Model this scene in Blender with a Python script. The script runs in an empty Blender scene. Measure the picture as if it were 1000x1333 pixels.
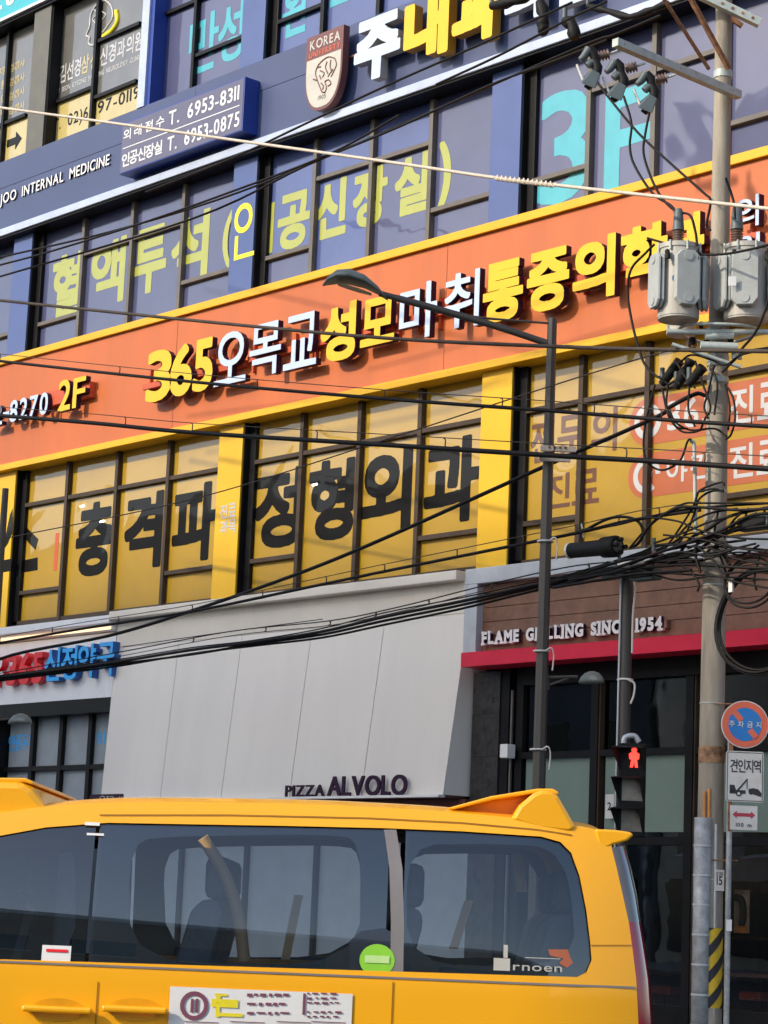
import bpy, bmesh, math, random
from mathutils import Vector, Matrix
random.seed(7)
SC = bpy.context.scene
COL = SC.collection
# ------------------------------------------------------------------ camera
YAW, PITCH, ROLL, FPX, D0, EYE = -0.84732105, 0.17317604, 0.04162968, 3000.0, 21.2, 1.42
fwd = Vector((math.sin(YAW)*math.cos(PITCH), math.cos(YAW)*math.cos(PITCH), math.sin(PITCH)))
rt = Vector((math.cos(YAW), -math.sin(YAW), 0)); up = rt.cross(fwd)
cr, sr = math.cos(ROLL), math.sin(ROLL)
RX = cr*rt + sr*up; UPV = -sr*rt + cr*up
CAMP = Vector((0, -D0, EYE))
cd = bpy.data.cameras.new('camera'); cam = bpy.data.objects.new('camera', cd); COL.objects.link(cam)
mw = Matrix((RX, UPV, -fwd)).transposed().to_4x4(); mw.translation = CAMP
cam.matrix_world = mw
cd.sensor_fit = 'VERTICAL'; cd.sensor_height = 24; cd.lens = FPX/1333*24
cd.clip_start = .1; cd.clip_end = 900
SC.camera = cam
# ------------------------------------------------------------------ light
SUN = Vector((-.28, -1.0, .6)).normalized()          # direction towards the sun
EL = math.asin(SUN.z); AZ = math.atan2(SUN.x, SUN.y)
W = bpy.data.worlds.new('World'); SC.world = W; W.use_nodes = True
nt = W.node_tree; bg = nt.nodes['Background']
sk = nt.nodes.new('ShaderNodeTexSky'); sk.sky_type = 'NISHITA'; sk.sun_disc = False
sk.sun_elevation = EL; sk.sun_rotation = AZ; sk.air_density = 1.0; sk.dust_density = 2.0
nt.links.new(sk.outputs[0], bg.inputs[0]); bg.inputs[1].default_value = 0.15
sl = bpy.data.lights.new('sun', 'SUN'); sl.energy = 2.2; sl.angle = math.radians(1.4); sl.color = (1, .89, .74)
so = bpy.data.objects.new('sun', sl); COL.objects.link(so)
so.rotation_euler = (-SUN).to_track_quat('-Z', 'Y').to_euler()
SC.view_settings.view_transform = 'Standard'; SC.view_settings.look = 'None'
SC.view_settings.exposure = 0.78; SC.view_settings.gamma = 1; SC.view_settings.use_curve_mapping = False
SC.cycles.max_bounces = 8; SC.cycles.transparent_max_bounces = 16

# ------------------------------------------------------------------ survey helpers (points measured on known planes)
def ray(px, py): return RX*((px-500)/FPX) + UPV*(-(py-666.5)/FPX) + fwd
def G(px, py, y=0.0):                     # point on a vertical plane parallel to the facade
    d = ray(px, py); return CAMP + d*((y+D0)/d.y)
FH = Vector((fwd.x, fwd.y, 0)).normalized(); RH = Vector((FH.y, -FH.x, 0))
def S(px, py, h):                         # point on a vertical plane at horizontal distance h
    d = ray(px, py); return CAMP + d*(h/(d.dot(FH)))

# ------------------------------------------------------------------ materials
MATS = {}
def mat(name, col, rough=.55, metal=0, var=.08, vscale=3, bump=0, bscale=40, coat=0, coat_ior=1.5, wave=0, emit=None, estr=1, spec=.5, streak=0, dirt=None):
    if name in MATS: return MATS[name]
    m = bpy.data.materials.new(name); MATS[name] = m; m.use_nodes = True
    n = m.node_tree.nodes; L = m.node_tree.links; b = n['Principled BSDF']
    b.inputs['Base Color'].default_value = (*col, 1); b.inputs['Roughness'].default_value = rough
    b.inputs['Metallic'].default_value = metal; b.inputs['Specular IOR Level'].default_value = spec
    tc = n.new('ShaderNodeTexCoord')
    if var or streak:
        mp = n.new('ShaderNodeMapping'); L.new(tc.outputs['Object'], mp.inputs[0])
        if streak: mp.inputs['Scale'].default_value = (1, 1, .12)
        no = n.new('ShaderNodeTexNoise'); no.inputs['Scale'].default_value = vscale; no.inputs['Detail'].default_value = 5; no.inputs['Roughness'].default_value = .65
        L.new(mp.outputs[0], no.inputs[0])
        rp = n.new('ShaderNodeValToRGB'); L.new(no.outputs[0], rp.inputs[0])
        lo = [max(0, c*(1-var*2)) for c in col]; hi = [min(1, c*(1+var*2)) for c in col]
        if dirt: lo = dirt
        rp.color_ramp.elements[0].position = .3; rp.color_ramp.elements[1].position = .7
        rp.color_ramp.elements[0].color = (*lo, 1); rp.color_ramp.elements[1].color = (*hi, 1)
        L.new(rp.outputs[0], b.inputs['Base Color'])
        if not coat:
            mr = n.new('ShaderNodeMapRange'); mr.inputs[3].default_value = max(.02, rough-.1); mr.inputs[4].default_value = min(1, rough+.12)
            L.new(no.outputs[0], mr.inputs[0]); L.new(mr.outputs[0], b.inputs['Roughness'])
    if bump:
        nb = n.new('ShaderNodeTexNoise'); nb.inputs['Scale'].default_value = bscale; nb.inputs['Detail'].default_value = 4
        L.new(tc.outputs['Object'], nb.inputs[0])
        bp = n.new('ShaderNodeBump'); bp.inputs['Strength'].default_value = bump; bp.inputs['Distance'].default_value = .01
        L.new(nb.outputs[0], bp.inputs['Height']); L.new(bp.outputs[0], b.inputs['Normal'])
    if coat:
        b.inputs['Coat Weight'].default_value = coat; b.inputs['Coat Roughness'].default_value = .03; b.inputs['Coat IOR'].default_value = coat_ior
    if wave:
        nb = n.new('ShaderNodeTexNoise'); nb.inputs['Scale'].default_value = .9; nb.inputs['Detail'].default_value = 1; nb.inputs['Distortion'].default_value = .8
        L.new(tc.outputs['Object'], nb.inputs[0])
        bp = n.new('ShaderNodeBump'); bp.inputs['Strength'].default_value = 1; bp.inputs['Distance'].default_value = wave
        L.new(nb.outputs[0], bp.inputs['Height'])
        if coat: L.new(bp.outputs[0], b.inputs['Coat Normal'])
        nc = n.new('ShaderNodeTexNoise'); nc.inputs['Scale'].default_value = 3.2; nc.inputs['Detail'].default_value = 3; nc.inputs['Distortion'].default_value = .6
        L.new(tc.outputs['Object'], nc.inputs[0])
        bq = n.new('ShaderNodeBump'); bq.inputs['Strength'].default_value = .25; bq.inputs['Distance'].default_value = .008
        L.new(nc.outputs[0], bq.inputs['Height']); L.new(bq.outputs[0], b.inputs['Normal'])
    if emit:
        b.inputs['Emission Color'].default_value = (*emit, 1); b.inputs['Emission Strength'].default_value = estr
    return m
def glassmat(name, tint, refl=.1, wave=.0, rough=.0, trans=1.0):
    if name in MATS: return MATS[name]
    m = bpy.data.materials.new(name); MATS[name] = m; m.use_nodes = True
    n = m.node_tree.nodes; L = m.node_tree.links; n.clear()
    out = n.new('ShaderNodeOutputMaterial'); mx = n.new('ShaderNodeMixShader'); tr = n.new('ShaderNodeBsdfTransparent'); gl = n.new('ShaderNodeBsdfGlossy')
    tr.inputs[0].default_value = (*tint, 1); gl.inputs['Roughness'].default_value = rough
    fr = n.new('ShaderNodeFresnel'); fr.inputs[0].default_value = 1.5
    ad = n.new('ShaderNodeMath'); ad.operation = 'ADD'; ad.inputs[1].default_value = refl
    L.new(fr.outputs[0], ad.inputs[0]); L.new(ad.outputs[0], mx.inputs[0]); L.new(tr.outputs[0], mx.inputs[1]); L.new(gl.outputs[0], mx.inputs[2]); L.new(mx.outputs[0], out.inputs[0])
    if wave:
        tc = n.new('ShaderNodeTexCoord'); nb = n.new('ShaderNodeTexNoise'); nb.inputs['Scale'].default_value = 1.3
        bp = n.new('ShaderNodeBump'); bp.inputs['Distance'].default_value = wave
        L.new(tc.outputs['Object'], nb.inputs[0]); L.new(nb.outputs[0], bp.inputs['Height']); L.new(bp.outputs[0], gl.inputs['Normal'])
    return m
C = dict(
 orange=mat('orange sheet', (.53,.13,.032), .5, var=.05, vscale=1.1, streak=1, bump=.05, bscale=3),
 ytrim=mat('yellow trim', (.74,.41,.005), .45, var=.03),
 ypil=mat('yellow pillar film', (.72,.42,.006), .4, var=.03, vscale=1.2),
 navy=mat('navy sheet', (.05,.07,.16), .42, var=.05, vscale=.7),
 whitetrim=mat('pale blue white metal', (.45,.52,.66), .35, var=.05),
 bluepil=mat('blue pillar film', (.07,.11,.28), .4, var=.04, vscale=1.2),
 yfilm=mat('yellow window film', (.40,.235,.002), .5, var=.05, vscale=.8, coat=1, coat_ior=1.6, wave=.015),
 bfilm=mat('blue window film', (.045,.052,.14), .5, var=.08, vscale=.8, coat=1, coat_ior=1.6, wave=.015),
 bfilm2=mat('blue window film minus sky reflection', (.045,.075,.24), .5, var=.08, vscale=.8, coat=1, coat_ior=1.5, wave=.015),
 gfilm=mat('grey window film', (.1,.098,.085), .5, var=.12, vscale=.9, coat=1, coat_ior=1.8, wave=.015),
 black=mat('black aluminium', (.008,.008,.009), .4, spec=.2, var=.1),
 brownblack=mat('dark bronze aluminium', (.06,.042,.03), .4, spec=.2, var=.1),
 greyframe=mat('grey bronze frame', (.12,.105,.09), .45, var=.1),
 wall=mat('dark wall', (.03,.03,.032), .8, var=.15),
 greywall=mat('grey cladding', (.11,.11,.095), .55, var=.08),
 lyellow=mat('yellow letter face', (.78,.48,.006), .4, var=.02),
 lwhite=mat('white letter face', (.5,.6,.78), .35, var=.02),
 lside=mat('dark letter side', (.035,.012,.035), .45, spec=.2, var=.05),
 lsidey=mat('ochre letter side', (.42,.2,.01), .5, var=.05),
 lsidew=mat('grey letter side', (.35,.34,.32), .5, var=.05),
 race=mat('orange red raceway', (.55,.09,.03), .5, var=.05),
 dgrey=mat('charcoal print', (.008,.007,.006), .5, spec=.08, var=.04, coat=.55, coat_ior=1.3, wave=.015),
 brown=mat('brown print', (.12,.042,.015), .5, var=.04, coat=1, coat_ior=1.45, wave=.015),
 wprint=mat('white print', (.5,.5,.5), .5, var=.03, coat=1, coat_ior=1.45, wave=.015),
 oprint=mat('orange print', (.42,.1,.03), .5, var=.04, coat=1, coat_ior=1.45, wave=.015),
 lime=mat('lime print', (.36,.38,.045), .5, var=.03, coat=1, coat_ior=1.45, wave=.015),
 limelit=mat('bright yellow print', (.85,.75,.03), .5, var=.03),
 teal=mat('teal print', (.03,.36,.44), .5, var=.05, coat=1, coat_ior=1.45, wave=.015),
 cream=mat('pale yellow film', (.5,.4,.13), .5, var=.05, coat=1, coat_ior=1.7, wave=.015),
 tealsign=mat('turquoise sign', (.04,.42,.5), .4, var=.03),
 bluebox=mat('blue box side', (.015,.05,.3), .4, var=.05),
 boxface=mat('navy box face', (.11,.11,.18), .4, var=.04),
 white=mat('white paint', (.78,.78,.76), .45, var=.04, vscale=2),
 maroon=mat('maroon enamel', (.16,.055,.05), .4, var=.05),
 ivory=mat('ivory enamel', (.5,.48,.42), .4, var=.04),
 offwhite=mat('warm white panel', (.76,.71,.62), .5, var=.035, vscale=.8, streak=1),
 panel=mat('light grey sheet', (.78,.735,.665), .42, var=.03, vscale=.7, streak=1),
 pharm=mat('pharmacy white panel', (.8,.82,.85), .4, var=.03),
 redl=mat('red acrylic', (.8,.02,.03), .35, var=.05),
 bluel=mat('sky blue acrylic', (.03,.42,.95), .35, var=.04),
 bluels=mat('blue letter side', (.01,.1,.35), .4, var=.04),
 frost=mat('frosted grey film', (.3,.34,.37), .35, var=.05, coat=1, coat_ior=1.6, wave=.015),
 frostg=mat('frosted green film', (.17,.235,.2), .3, var=.05, vscale=1, coat=1, coat_ior=1.5, wave=.02),
 galv=mat('grey steel frame', (.5,.53,.56), .4, metal=.2, var=.06),
 wood=mat('brown plank', (.2,.1,.062), .55, var=.14, vscale=5, bump=.2, bscale=30),
 red=mat('red awning paint', (.72,.012,.05), .4, var=.04),
 tile=mat('black granite tile', (.035,.033,.032), .3, var=.3, vscale=14),
 conc=mat('pole concrete', (.31,.275,.22), .85, var=.24, vscale=5, bump=.35, bscale=60, streak=1),
 steel=mat('galvanised steel', (.42,.47,.44), .45, metal=.1, var=.1, vscale=9),
 rust=mat('rusty steel', (.24,.11,.05), .8, var=.3, vscale=12, bump=.3),
 rustband=mat('rust stained band', (.3,.17,.09), .8, var=.45, vscale=9, bump=.3),
 tank=mat('transformer grey paint', (.4,.385,.34), .5, var=.16, vscale=5, bump=.05, streak=1),
 fin=mat('transformer fin paint', (.38,.4,.385), .5, var=.06, vscale=5),
 rubber=mat('black rubber', (.011,.011,.011), .6, spec=.2, var=.2, vscale=20),
 cable=mat('black cable', (.009,.008,.008), .55, spec=.2, var=.1),
 cableb=mat('brown grey cable', (.06,.047,.038), .6, spec=.2, var=.15),
 rope=mat('cream twisted cable', (.6,.52,.42), .6, var=.1, vscale=30),
 porc=mat('brown porcelain', (.16,.1,.08), .3, var=.1),
 gbox=mat('grey green plastic', (.09,.115,.12), .5, var=.1),
 post=mat('dark grey post paint', (.055,.05,.044), .5, var=.1, vscale=6, streak=1),
 lamp=mat('lamp housing grey', (.13,.16,.15), .4, var=.1),
 lens=mat('dull lamp glass', (.22,.2,.17), .2, var=.2),
 sign_w=mat('sign white', (.62,.62,.6), .45, var=.05, dirt=(.5,.49,.46)),
 sign_b=mat('sign blue', (.02,.17,.5), .4, var=.05),
 sign_r=mat('sign orange red', (.62,.13,.07), .4, var=.06),
 sign_k=mat('sign ink', (.025,.025,.03), .5, var=.02),
 sign_y=mat('hazard yellow', (.72,.47,.02), .5, var=.1, vscale=6),
 sign_a=mat('arrow red', (.4,.04,.06), .5, var=.05),
 pipe_o=mat('orange conduit', (.6,.25,.07), .5, var=.15),
 guard=mat('worn grey guard', (.33,.345,.35), .5, metal=.2, var=.18, vscale=8, bump=.2),
 tape=mat('white strap', (.65,.64,.6), .6, var=.05),
 asphalt=mat('asphalt', (.05,.05,.052), .9, var=.2, vscale=6, bump=.4, bscale=120),
 paver=mat('paving', (.25,.24,.23), .85, var=.15, vscale=4, bump=.2, bscale=80),
 roadpaint=mat('road paint', (.7,.7,.68), .7, var=.08),
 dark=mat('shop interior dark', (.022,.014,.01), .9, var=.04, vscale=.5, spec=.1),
 shopbrown=mat('shop brown panel', (.075,.035,.02), .5, var=.2, vscale=1.5),
 pinkish=mat('curtain dark red', (.09,.03,.03), .8, var=.3, vscale=8),
 poster=mat('poster paper', (.35,.3,.26), .6, var=.2, vscale=6),
 rstool=mat('stool red', (.3,.05,.02), .5, var=.1),
 vany=mat('van yellow paint', (1.0,.45,.001), .42, var=.012, vscale=1, coat=.45),
 vanblack=mat('van black frit', (.012,.014,.02), .25, var=.1, coat=1),
 vansilver=mat('van pillar silver', (.27,.24,.22), .35, metal=.3, var=.06),
 vint=mat('van interior grey', (.3,.31,.32), .8, var=.1),
 seat=mat('van seat fabric', (.11,.13,.16), .85, var=.12, vscale=8),
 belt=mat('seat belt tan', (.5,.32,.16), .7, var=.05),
 tailclear=mat('tail lamp smoke', (.17,.14,.12), .15, var=.08, coat=1),
 tailred=mat('tail lamp red', (.4,.008,.03), .12, var=.1, coat=1),
 green=mat('green sticker', (.27,.65,.04), .4, var=.06),
 tyre=mat('tyre rubber', (.02,.02,.02), .8, var=.1), rim=mat('rim alloy', (.5,.5,.5), .3, metal=.8),
 plum=mat('plum print', (.2,.06,.1), .6, var=.05), yprint=mat('yellow print', (.8,.68,.02), .6, var=.05),
 oppo1=mat('opposite beige render', (.5,.44,.36), .8, var=.08, vscale=.5), oppo2=mat('opposite pale grey render', (.45,.46,.48), .8, var=.08, vscale=.5),
 oppo3=mat('opposite brick', (.3,.15,.1), .85, var=.12, vscale=1), oppog=mat('opposite window glass', (.03,.04,.05), .1, var=.1, coat=1),
 orangeprint=mat('orange blue sticker', (.45,.13,.06), .5, var=.04), skyprint=mat('pale blue print', (.25,.55,.75), .5, var=.04),
 glassclear=glassmat('shop glass', (.8,.78,.75), .0, .0015),
 vanglass=glassmat('van tinted glass', (.82,.86,.88), .07, .0),
 vanglassd=glassmat('van front glass', (.25,.29,.33), .1, .0),
)
C['redman'] = mat('red signal led', (.8,.05,.03), .4, var=0, emit=(1,.03,.02), estr=2.4)
C['warm'] = mat('warm lit cove strip', (.9,.75,.5), .5, var=0, emit=(1,.62,.3), estr=.9)
C['spot'] = mat('lit ceiling lamp', (1,1,.9), .5, var=0, emit=(1,.95,.8), estr=5)

# ------------------------------------------------------------------ object helpers
def link(name, me, parent=None, m=None):
    o = bpy.data.objects.new(name, me); COL.objects.link(o)
    if parent: o.parent = parent
    if m is not None:
        for k in (m if isinstance(m, (list, tuple)) else [m]): me.materials.append(k)
    return o
def tag(o, label=None, cat=None, group=None, kind=None):
    if label: o['label'] = label
    if cat: o['category'] = cat
    if group: o['group'] = group
    if kind: o['kind'] = kind
    return o
def thing(name, label, cat, loc=(0,0,0), rz=0, group=None):
    o = bpy.data.objects.new(name, None); COL.objects.link(o); o.location = loc; o.rotation_euler = (0,0,rz)
    o.empty_display_size = .2
    return tag(o, label, cat, group)
class MB:
    def __init__(s): s.v = []; s.f = []; s.mi = []; s.sm = []
    def add(s, vs, fs, mi=0, sm=False):
        k = len(s.v); s.v += [tuple(v) for v in vs]; s.f += [tuple(i+k for i in f) for f in fs]; s.mi += [mi]*len(fs); s.sm += [sm]*len(fs); return s
    def box(s, x0, x1, y0, y1, z0, z1, mi=0):
        if x0 > x1: x0, x1 = x1, x0
        if y0 > y1: y0, y1 = y1, y0
        if z0 > z1: z0, z1 = z1, z0
        v = [(x0,y0,z0),(x1,y0,z0),(x1,y1,z0),(x0,y1,z0),(x0,y0,z1),(x1,y0,z1),(x1,y1,z1),(x0,y1,z1)]
        return s.add(v, [(0,3,2,1),(4,5,6,7),(0,1,5,4),(1,2,6,5),(2,3,7,6),(3,0,4,7)], mi)
    def tube(s, pts, r, n=8, mi=0, cap=True, sm=True):
        pts = [Vector(p) for p in pts]; R = r if isinstance(r, (list, tuple)) else [r]*len(pts)
        vs = []; fs = []; a = None
        for i, p in enumerate(pts):
            t = (pts[min(i+1, len(pts)-1)] - pts[max(i-1, 0)]).normalized()
            if a is None:
                a = t.cross(Vector((0,0,1)))
                if a.length < .01: a = Vector((1,0,0))
            a = (a - t*a.dot(t)).normalized(); b = t.cross(a)
            for k in range(n):
                q = 2*math.pi*k/n; vs.append(p + (a*math.cos(q) + b*math.sin(q))*R[i])
        for i in range(len(pts)-1):
            for k in range(n): fs.append((i*n+k, i*n+(k+1)%n, (i+1)*n+(k+1)%n, (i+1)*n+k))
        s.add(vs, fs, mi, sm)
        if cap:
            s.add(vs[:n], [tuple(range(n-1,-1,-1))], mi); s.add(vs[-n:], [tuple(range(n))], mi)
        return s
    def prism(s, poly, axis, a0, a1, mi=0):      # poly in the two other axes, extruded on axis ('y': poly=(x,z); 'x': poly=(y,z); 'z': poly=(x,y))
        def P(u, w, a): return (u, a, w) if axis == 'y' else ((a, u, w) if axis == 'x' else (u, w, a))
        n = len(poly); v = [P(u, w, a0) for u, w in poly] + [P(u, w, a1) for u, w in poly]
        f = [(i, (i+1)%n, n+(i+1)%n, n+i) for i in range(n)] + [tuple(range(n-1,-1,-1)), tuple(range(n, 2*n))]
        return s.add(v, f, mi)
    def mesh(s, name):
        me = bpy.data.meshes.new(name); me.from_pydata(s.v, [], s.f)
        me.polygons.foreach_set('material_index', s.mi); me.polygons.foreach_set('use_smooth', s.sm)
        bm = bmesh.new(); bm.from_mesh(me); bmesh.ops.recalc_face_normals(bm, faces=bm.faces); bm.to_mesh(me); bm.free(); me.update(); return me
    def build(s, name, m, parent=None, bevel=0):
        o = link(name, s.mesh(name), parent, m)
        if bevel:
            b = o.modifiers.new('b', 'BEVEL'); b.width = bevel; b.segments = 2; b.limit_method = 'ANGLE'
        return o
def bx(name, x0, x1, y0, y1, z0, z1, m, parent=None, bevel=0): return MB().box(x0,x1,y0,y1,z0,z1).build(name, m, parent, bevel)
def smooth(pts, n=8):
    pts = [Vector(p) for p in pts]
    if len(pts) < 3: return pts
    out = []
    for i in range(len(pts)-1):
        p0 = pts[i-1] if i else pts[0]*2 - pts[1]; p1, p2 = pts[i], pts[i+1]; p3 = pts[i+2] if i+2 < len(pts) else pts[-1]*2 - pts[-2]
        for k in range(n):
            t = k/n; out.append(.5*((2*p1) + (p2-p0)*t + (2*p0-5*p1+4*p2-p3)*t*t + (3*p1-p0-3*p2+p3)*t**3))
    return out + [pts[-1]]
# lettering: one mesh per character, laid on the facade plane, stretched to its surveyed box
GC = {}
def glyph_mesh(ch, bold, ext):
    key = (ch, bold, ext)
    if key not in GC:
        c = bpy.data.curves.new('glyph', 'FONT'); c.body = ch; c.resolution_u = 4; c.offset = bold; c.extrude = .5 if ext else 0
        o = bpy.data.objects.new('glyph', c); COL.objects.link(o); bpy.context.view_layer.update()
        me = bpy.data.meshes.new_from_object(o.evaluated_get(bpy.context.evaluated_depsgraph_get()))
        bpy.data.objects.remove(o); bpy.data.curves.remove(c)
        vs = [v.co.copy() for v in me.vertices]; fs = [tuple(p.vertices) for p in me.polygons]; bpy.data.meshes.remove(me)
        xs = [v.x for v in vs]; ys = [v.y for v in vs]
        GC[key] = (vs, fs, min(xs), max(xs), min(ys), max(ys))
    return GC[key]
import numpy as np
RG = {}
def raster_glyph(ch, bold, asp):
    """heavy display version of a character: thickened outline (x 0..1, y 0..1) and its triangles"""
    asp = round(asp, 1) or .1; key = (ch, bold, asp)
    if key in RG: return RG[key]
    vs, fs, a, b, c, d = glyph_mesh(ch, 0, False)
    H = 150 if asp < 1.3 else 110; Wd = max(12, int(H*asp)); P = 10; R_ = bold*H*.5
    m = np.zeros((H+2*P, Wd+2*P), bool)
    hi = R_*.98
    X = [P+hi+(v.x-a)/(b-a)*(Wd-2*hi) for v in vs]; Y = [P+hi+(v.y-c)/(d-c)*(H-2*hi) for v in vs]
    for f in fs:
        for k in range(1, len(f)-1):
            t = (f[0], f[k], f[k+1]); xs = [X[i] for i in t]; ys = [Y[i] for i in t]
            x0, x1 = int(min(xs)), int(max(xs))+2; y0, y1 = int(min(ys)), int(max(ys))+2
            gy, gxx = np.mgrid[y0:y1, x0:x1]; px = gxx+.0; py = gy+.0
            def e(i, j): return (xs[j]-xs[i])*(py-ys[i])-(ys[j]-ys[i])*(px-xs[i])
            e0, e1, e2 = e(0,1), e(1,2), e(2,0)
            ins = ((e0 >= -.01) & (e1 >= -.01) & (e2 >= -.01)) | ((e0 <= .01) & (e1 <= .01) & (e2 <= .01))
            m[y0:y1, x0:x1] |= ins
    o = m.copy(); r = int(math.ceil(R_))
    for dy in range(-r, r+1):
        for dx in range(-r, r+1):
            if abs(dx) <= R_+.2 and abs(dy) <= R_+.2 and abs(dx)+abs(dy) <= 1.7*R_+.3: o |= np.roll(np.roll(m, dy, 0), dx, 1)
    g = o.astype(float)
    for _ in range(1): g = (g + np.roll(g,1,0)+np.roll(g,-1,0)+np.roll(g,1,1)+np.roll(g,-1,1))/5
    # marching squares
    nxt = {}; pos = {}
    hh, ww = g.shape; B_ = g > .5
    cells = np.argwhere((B_[:-1,:-1] != B_[1:,:-1]) | (B_[:-1,:-1] != B_[:-1,1:]) | (B_[:-1,:-1] != B_[1:,1:]))
    def pt(y, x, hz):
        k = (y, x, hz)
        if k not in pos:
            v0 = g[y, x]; v1 = g[y, x+1] if hz else g[y+1, x]; t = (.5-v0)/(v1-v0)
            pos[k] = (x+t, y) if hz else (x, y+t)
        return k
    TB = {1:[(3,0)],2:[(0,1)],3:[(3,1)],4:[(1,2)],5:[(3,2),(1,0)],6:[(0,2)],7:[(3,2)],8:[(2,3)],9:[(2,0)],10:[(0,3),(2,1)],11:[(2,1)],12:[(1,3)],13:[(1,0)],14:[(0,3)]}
    for y, x in cells:
        q = B_[y,x]*1 + B_[y,x+1]*2 + B_[y+1,x+1]*4 + B_[y+1,x]*8
        ed = {0:(y,x,True),1:(y,x+1,False),2:(y+1,x,True),3:(y,x,False)}
        for p_, q_ in TB.get(int(q), []): nxt[pt(*ed[p_])] = pt(*ed[q_])
    loops = []; seen = set()
    for k in nxt:
        if k in seen: continue
        lp = []; c0 = k
        while c0 not in seen and c0 in nxt: seen.add(c0); lp.append(pos[c0]); c0 = nxt[c0]
        if len(lp) > 6: loops.append(lp)
    out = []
    def rdp(p, eps):
        if len(p) < 3: return p
        a0, b0 = np.array(p[0]), np.array(p[-1]); L_ = np.linalg.norm(b0-a0); q = np.array(p[1:-1])
        dd = np.abs((b0[0]-a0[0])*(q[:,1]-a0[1])-(b0[1]-a0[1])*(q[:,0]-a0[0]))/L_ if L_ > 1e-6 else np.linalg.norm(q-a0, axis=1)
        i = int(dd.argmax())
        if dd[i] < eps: return [p[0], p[-1]]
        return rdp(p[:i+2], eps)[:-1] + rdp(p[i+1:], eps)
    for lp in loops:
        h = len(lp)//2; q = rdp(lp[:h+1], .6)[:-1] + rdp(lp[h:]+[lp[0]], .6)[:-1]
        if len(q) >= 3: out.append([((x-P)/Wd, (y-P)/H) for x, y in q])
    bm = bmesh.new()
    for lp in out:
        v_ = [bm.verts.new((x, y, 0)) for x, y in lp]
        for i in range(len(v_)): bm.edges.new((v_[i], v_[(i+1)%len(v_)]))
    bmesh.ops.triangle_fill(bm, use_beauty=True, use_dissolve=False, edges=bm.edges[:])
    bm.normal_update()
    if bm.faces and sum(f.normal.z for f in bm.faces) < 0: bmesh.ops.reverse_faces(bm, faces=bm.faces)
    bm.verts.index_update()
    V_ = [(v.co.x, v.co.y) for v in bm.verts]; F_2 = [tuple(v.index for v in f.verts) for f in bm.faces]
    E_ = []
    for e in bm.edges:
        if len(e.link_faces) == 1:
            f = e.link_faces[0]; i, j = e.verts[0].index, e.verts[1].index; ids = [v.index for v in f.verts]
            if ids[(ids.index(i)+1) % len(ids)] != j: i, j = j, i
            E_.append((i, j))
    bm.free(); RG[key] = (V_, F_2, E_); return RG[key]
def glyph(ch, x0, x1, z0, z1, y, th, mats, parent, name='letter', bold=.03, frame=None, shear=0):
    if bold >= .025:
        V_, F2, E_ = raster_glyph(ch, bold, (x1-x0)/(z1-z0)); n = len(V_)
        out = [(x0+(x1-x0)*u, y, z0+(z1-z0)*w) for u, w in V_]; fs = list(F2); mi = [0]*len(fs)
        if th:
            out += [(a, b+th, c) for a, b, c in out]; fs += [(j, i, n+i, n+j) for i, j in E_]; mi += [1]*len(E_)
        if frame: out = [frame(*p) for p in out]
        me = bpy.data.meshes.new(name); me.from_pydata(out, [], fs)
        if th: me.polygons.foreach_set('material_index', mi)
        me.update(); return link(name, me, parent, mats)
    return glyph_thin(ch, x0, x1, z0, z1, y, th, mats, parent, name, bold, frame, shear)
def glyph_thin(ch, x0, x1, z0, z1, y, th, mats, parent, name='letter', bold=.03, frame=None, shear=0):
    """flat (th=0) or raised character; front face at plane y, body going back th"""
    vs, fs, a, b, c, d = glyph_mesh(ch, bold, th > 0)
    out = []
    for v in vs:
        u = (v.x-a)/(b-a); w = (v.y-c)/(d-c)
        x = x0+(x1-x0)*u + shear*(w-.5)*(z1-z0); z = z0+(z1-z0)*w; yy = y + (th*(.5-v.z) if th else 0)
        out.append((x, yy, z))
    if frame: out = [frame(*p) for p in out]
    me = bpy.data.meshes.new(name); me.from_pydata(out, [], fs)
    if th:
        mi = []
        for p in fs:
            zz = [vs[i].z for i in p]; mi.append(0 if max(zz)-min(zz) < 1e-4 and zz[0] > 0 else 1)
        me.polygons.foreach_set('material_index', mi)
    me.update()
    return link(name, me, parent, mats)
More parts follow.
